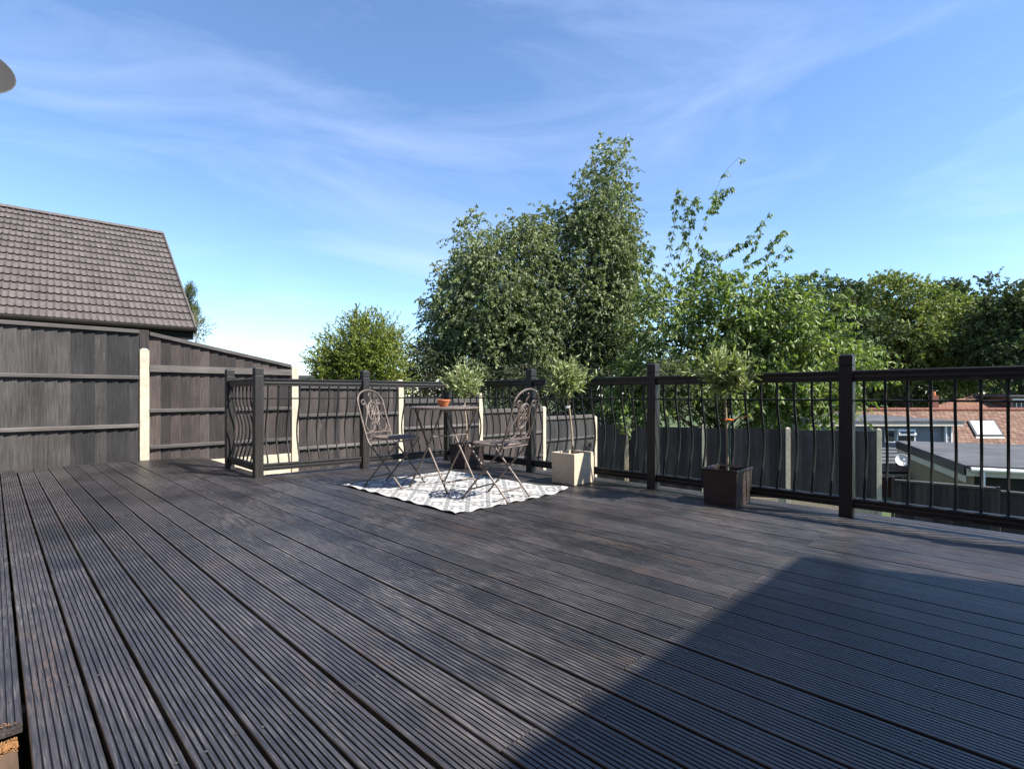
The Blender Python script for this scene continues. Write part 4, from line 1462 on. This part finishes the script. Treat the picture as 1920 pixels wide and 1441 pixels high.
for xa, xb, hop in ((1658, 1677, False), (1680, 1715, True)):
    a, c = at(xa, 804, 21.95), at(xb, 829, 21.95)
    wd = MB().box(a.x, c.x, 21.90, 21.965, c.z, a.z).build('window', M['white'], gh)
    if hop:
        mz = a.z - (a.z - c.z) * .42
        MB().box(a.x + .06, c.x - .06, 21.885, 21.898, c.z + .05, mz - .05).build('pane', M['glass'], wd)
        MB().hexa([(a.x + .03, 21.80, mz), (c.x - .03, 21.80, mz), (c.x - .03, 21.84, mz), (a.x + .03, 21.84, mz), (a.x + .03, 21.86, a.z - .03), (c.x - .03, 21.86, a.z - .03), (c.x - .03, 21.898, a.z - .03), (a.x + .03, 21.898, a.z - .03)]).build('opening_light', M['white'], wd)
        MB().hexa([(a.x + .1, 21.79, mz + .06), (c.x - .1, 21.79, mz + .06), (c.x - .1, 21.80, mz + .06), (a.x + .1, 21.80, mz + .06), (a.x + .1, 21.84, a.z - .09), (c.x - .1, 21.84, a.z - .09), (c.x - .1, 21.85, a.z - .09), (a.x + .1, 21.85, a.z - .09)]).build('pane', M['glass'], wd)
    else:
        MB().box(a.x + .04, c.x - .03, 21.885, 21.898, c.z + .06, a.z - .05).build('pane', M['glass'], wd)

# near garage with flat felt roof
gt = thing('garage', 'garage with flat grey felt roof and tan side wall', 'garage', (11.94, 13.70, 0), math.atan2(.90, .43))
zr = -1.0
# local x runs away along the left verge, local -y runs right along the front
MB().hexa([(0, 0, zr - .1), (7.6, 0, zr - .1), (7.6, -7, zr - .1), (0, -7, zr - .1), (0, 0, zr), (7.6, 0, zr + .04), (7.6, -7, zr + .04), (0, -7, zr)]).build('roof', M['felt'], gt)
MB().box(-.03, 7.6, .005, .035, zr - .26, zr - .02).build('bargeboard', M['iron'], gt)
MB().box(.0, 7.58, -.02, .003, zr - .46, zr - .26).build('fascia', M['cream_trim'], gt)
MB().box(.05, 7.5, -.2, -.05, -3.0, zr - .11).build('side_wall', M['tan_wall'], gt)
MB().box(.35, .5, -7, -.21, -3.0, zr - .11).build('opening_shade', M['iron'], gt)  # black sheet: shade inside the garage's dark opening, put in as colour
MB().tube([(-.06, -.1, zr - .1), (-.06, -7, zr - .1)], .06, 8).build('gutter', M['white'], gt)
MB().box(-.02, .02, -7, -.02, zr - .28, zr - .105).build('front_fascia', M['cream_trim'], gt)
MB().tube([(-.06, -.35, zr - .1), (-.06, -.35, -2.9)], .045, 8).build('downpipe', M['white'], gt)
dish('satellite_dish', 'white satellite dish on the tan garage wall', at(1692, 862, 17.6), (-.35, -.9, .35), .20, M['white'], at(1706, 868, 17.9))

# red tiled porch
pr_ = thing('tiled_porch', 'small red tiled porch roof between back fence and garage', 'porch', (0, 0, 0))
pa, pb = at(1640, 884, 19), at(1704, 884, 19)
uvquad('roof', [pa, pb, at(1700, 868, 19.8), at(1640, 868, 19.8)], M['orange_tile'], pr_, .26, .2, .08)
MB().box(pa.x, pb.x, 19.0, 19.05, pa.z - .2, pa.z - .085).build('fascia', M['cream_trim'], pr_)
MB().box(pa.x + .2, pb.x - .1, 19.2, 21.0, -3.0, pa.z - .1).build('wall', M['brick_red'], pr_)

# hipped roof house and chimney farther back
hh = thing('hipped_house', 'brown hipped roof house with brick chimney under the far wood', 'house', (0, 0, 0))
Yh = 40.0
uvquad('roof', [at(1715, 772, 38), at(2040, 772, 38), at(2000, 739, Yh + 1.5), at(1829, 738, Yh + 1.5)], M['brown_tile'], hh, .3, .25)
MB().box(at(1722, 0, 38.5).x, at(2030, 0, 38.5).x, 38.6, 44, -4, at(0, 772, 38).z - .02).build('wall', M['brick_red'], hh)
c0 = at(1745, 766, 37.5)
cw = 11 * 37.5 / FPX
ck = MB().box(c0.x, c0.x + cw, 37.3, 37.3 + cw, c0.z - 1.5, at(0, 741, 37.5).z).build('chimney', M['brick_red'], hh)
MB().lathe([(.15, at(0, 741, 37.5).z), (.13, at(0, 737, 37.5).z), (.10, at(0, 734, 37.5).z)], 12, c0.x + cw / 2, 37.3 + cw / 2).build('chimney_pot', M['terracotta'], ck)
a0 = at(1742, 765, 38)
an = MB().tube([(a0.x, 38, a0.z - .8), (a0.x, 38, at(0, 722, 38).z)], .022, 6)
an.tube([(a0.x - .25, 38, at(0, 723, 38).z), (a0.x + .25, 38, at(0, 723, 38).z)], .018, 5)
an.build('aerial', M['grey_metal'], hh)
dm = MB().box(at(1893, 0, 38.6).x, at(1990, 0, 38.6).x, 38.45, 41, at(0, 768, 38.5).z, at(0, 744, 38.5).z).build('dormer', M['brick_red'], hh)
MB().box(at(1886, 0, 38.3).x, at(1995, 0, 38.3).x, 38.1, 41, at(0, 743.5, 38.4).z, at(0, 740, 38.4).z).build('dormer_roof', M['felt'], dm)
MB().box(at(1898, 0, 38.4).x, at(1930, 0, 38.4).x, 38.38, 38.445, at(0, 767, 38.4).z, at(0, 747, 38.4).z).build('window', M['white'], dm)
for xa in (1900, 1909, 1918):
    MB().box(at(xa, 0, 38.3).x, at(xa + 7, 0, 38.3).x, 38.36, 38.378, at(0, 765, 38.4).z, at(0, 750, 38.4).z).build('pane', M['glass'], dm)
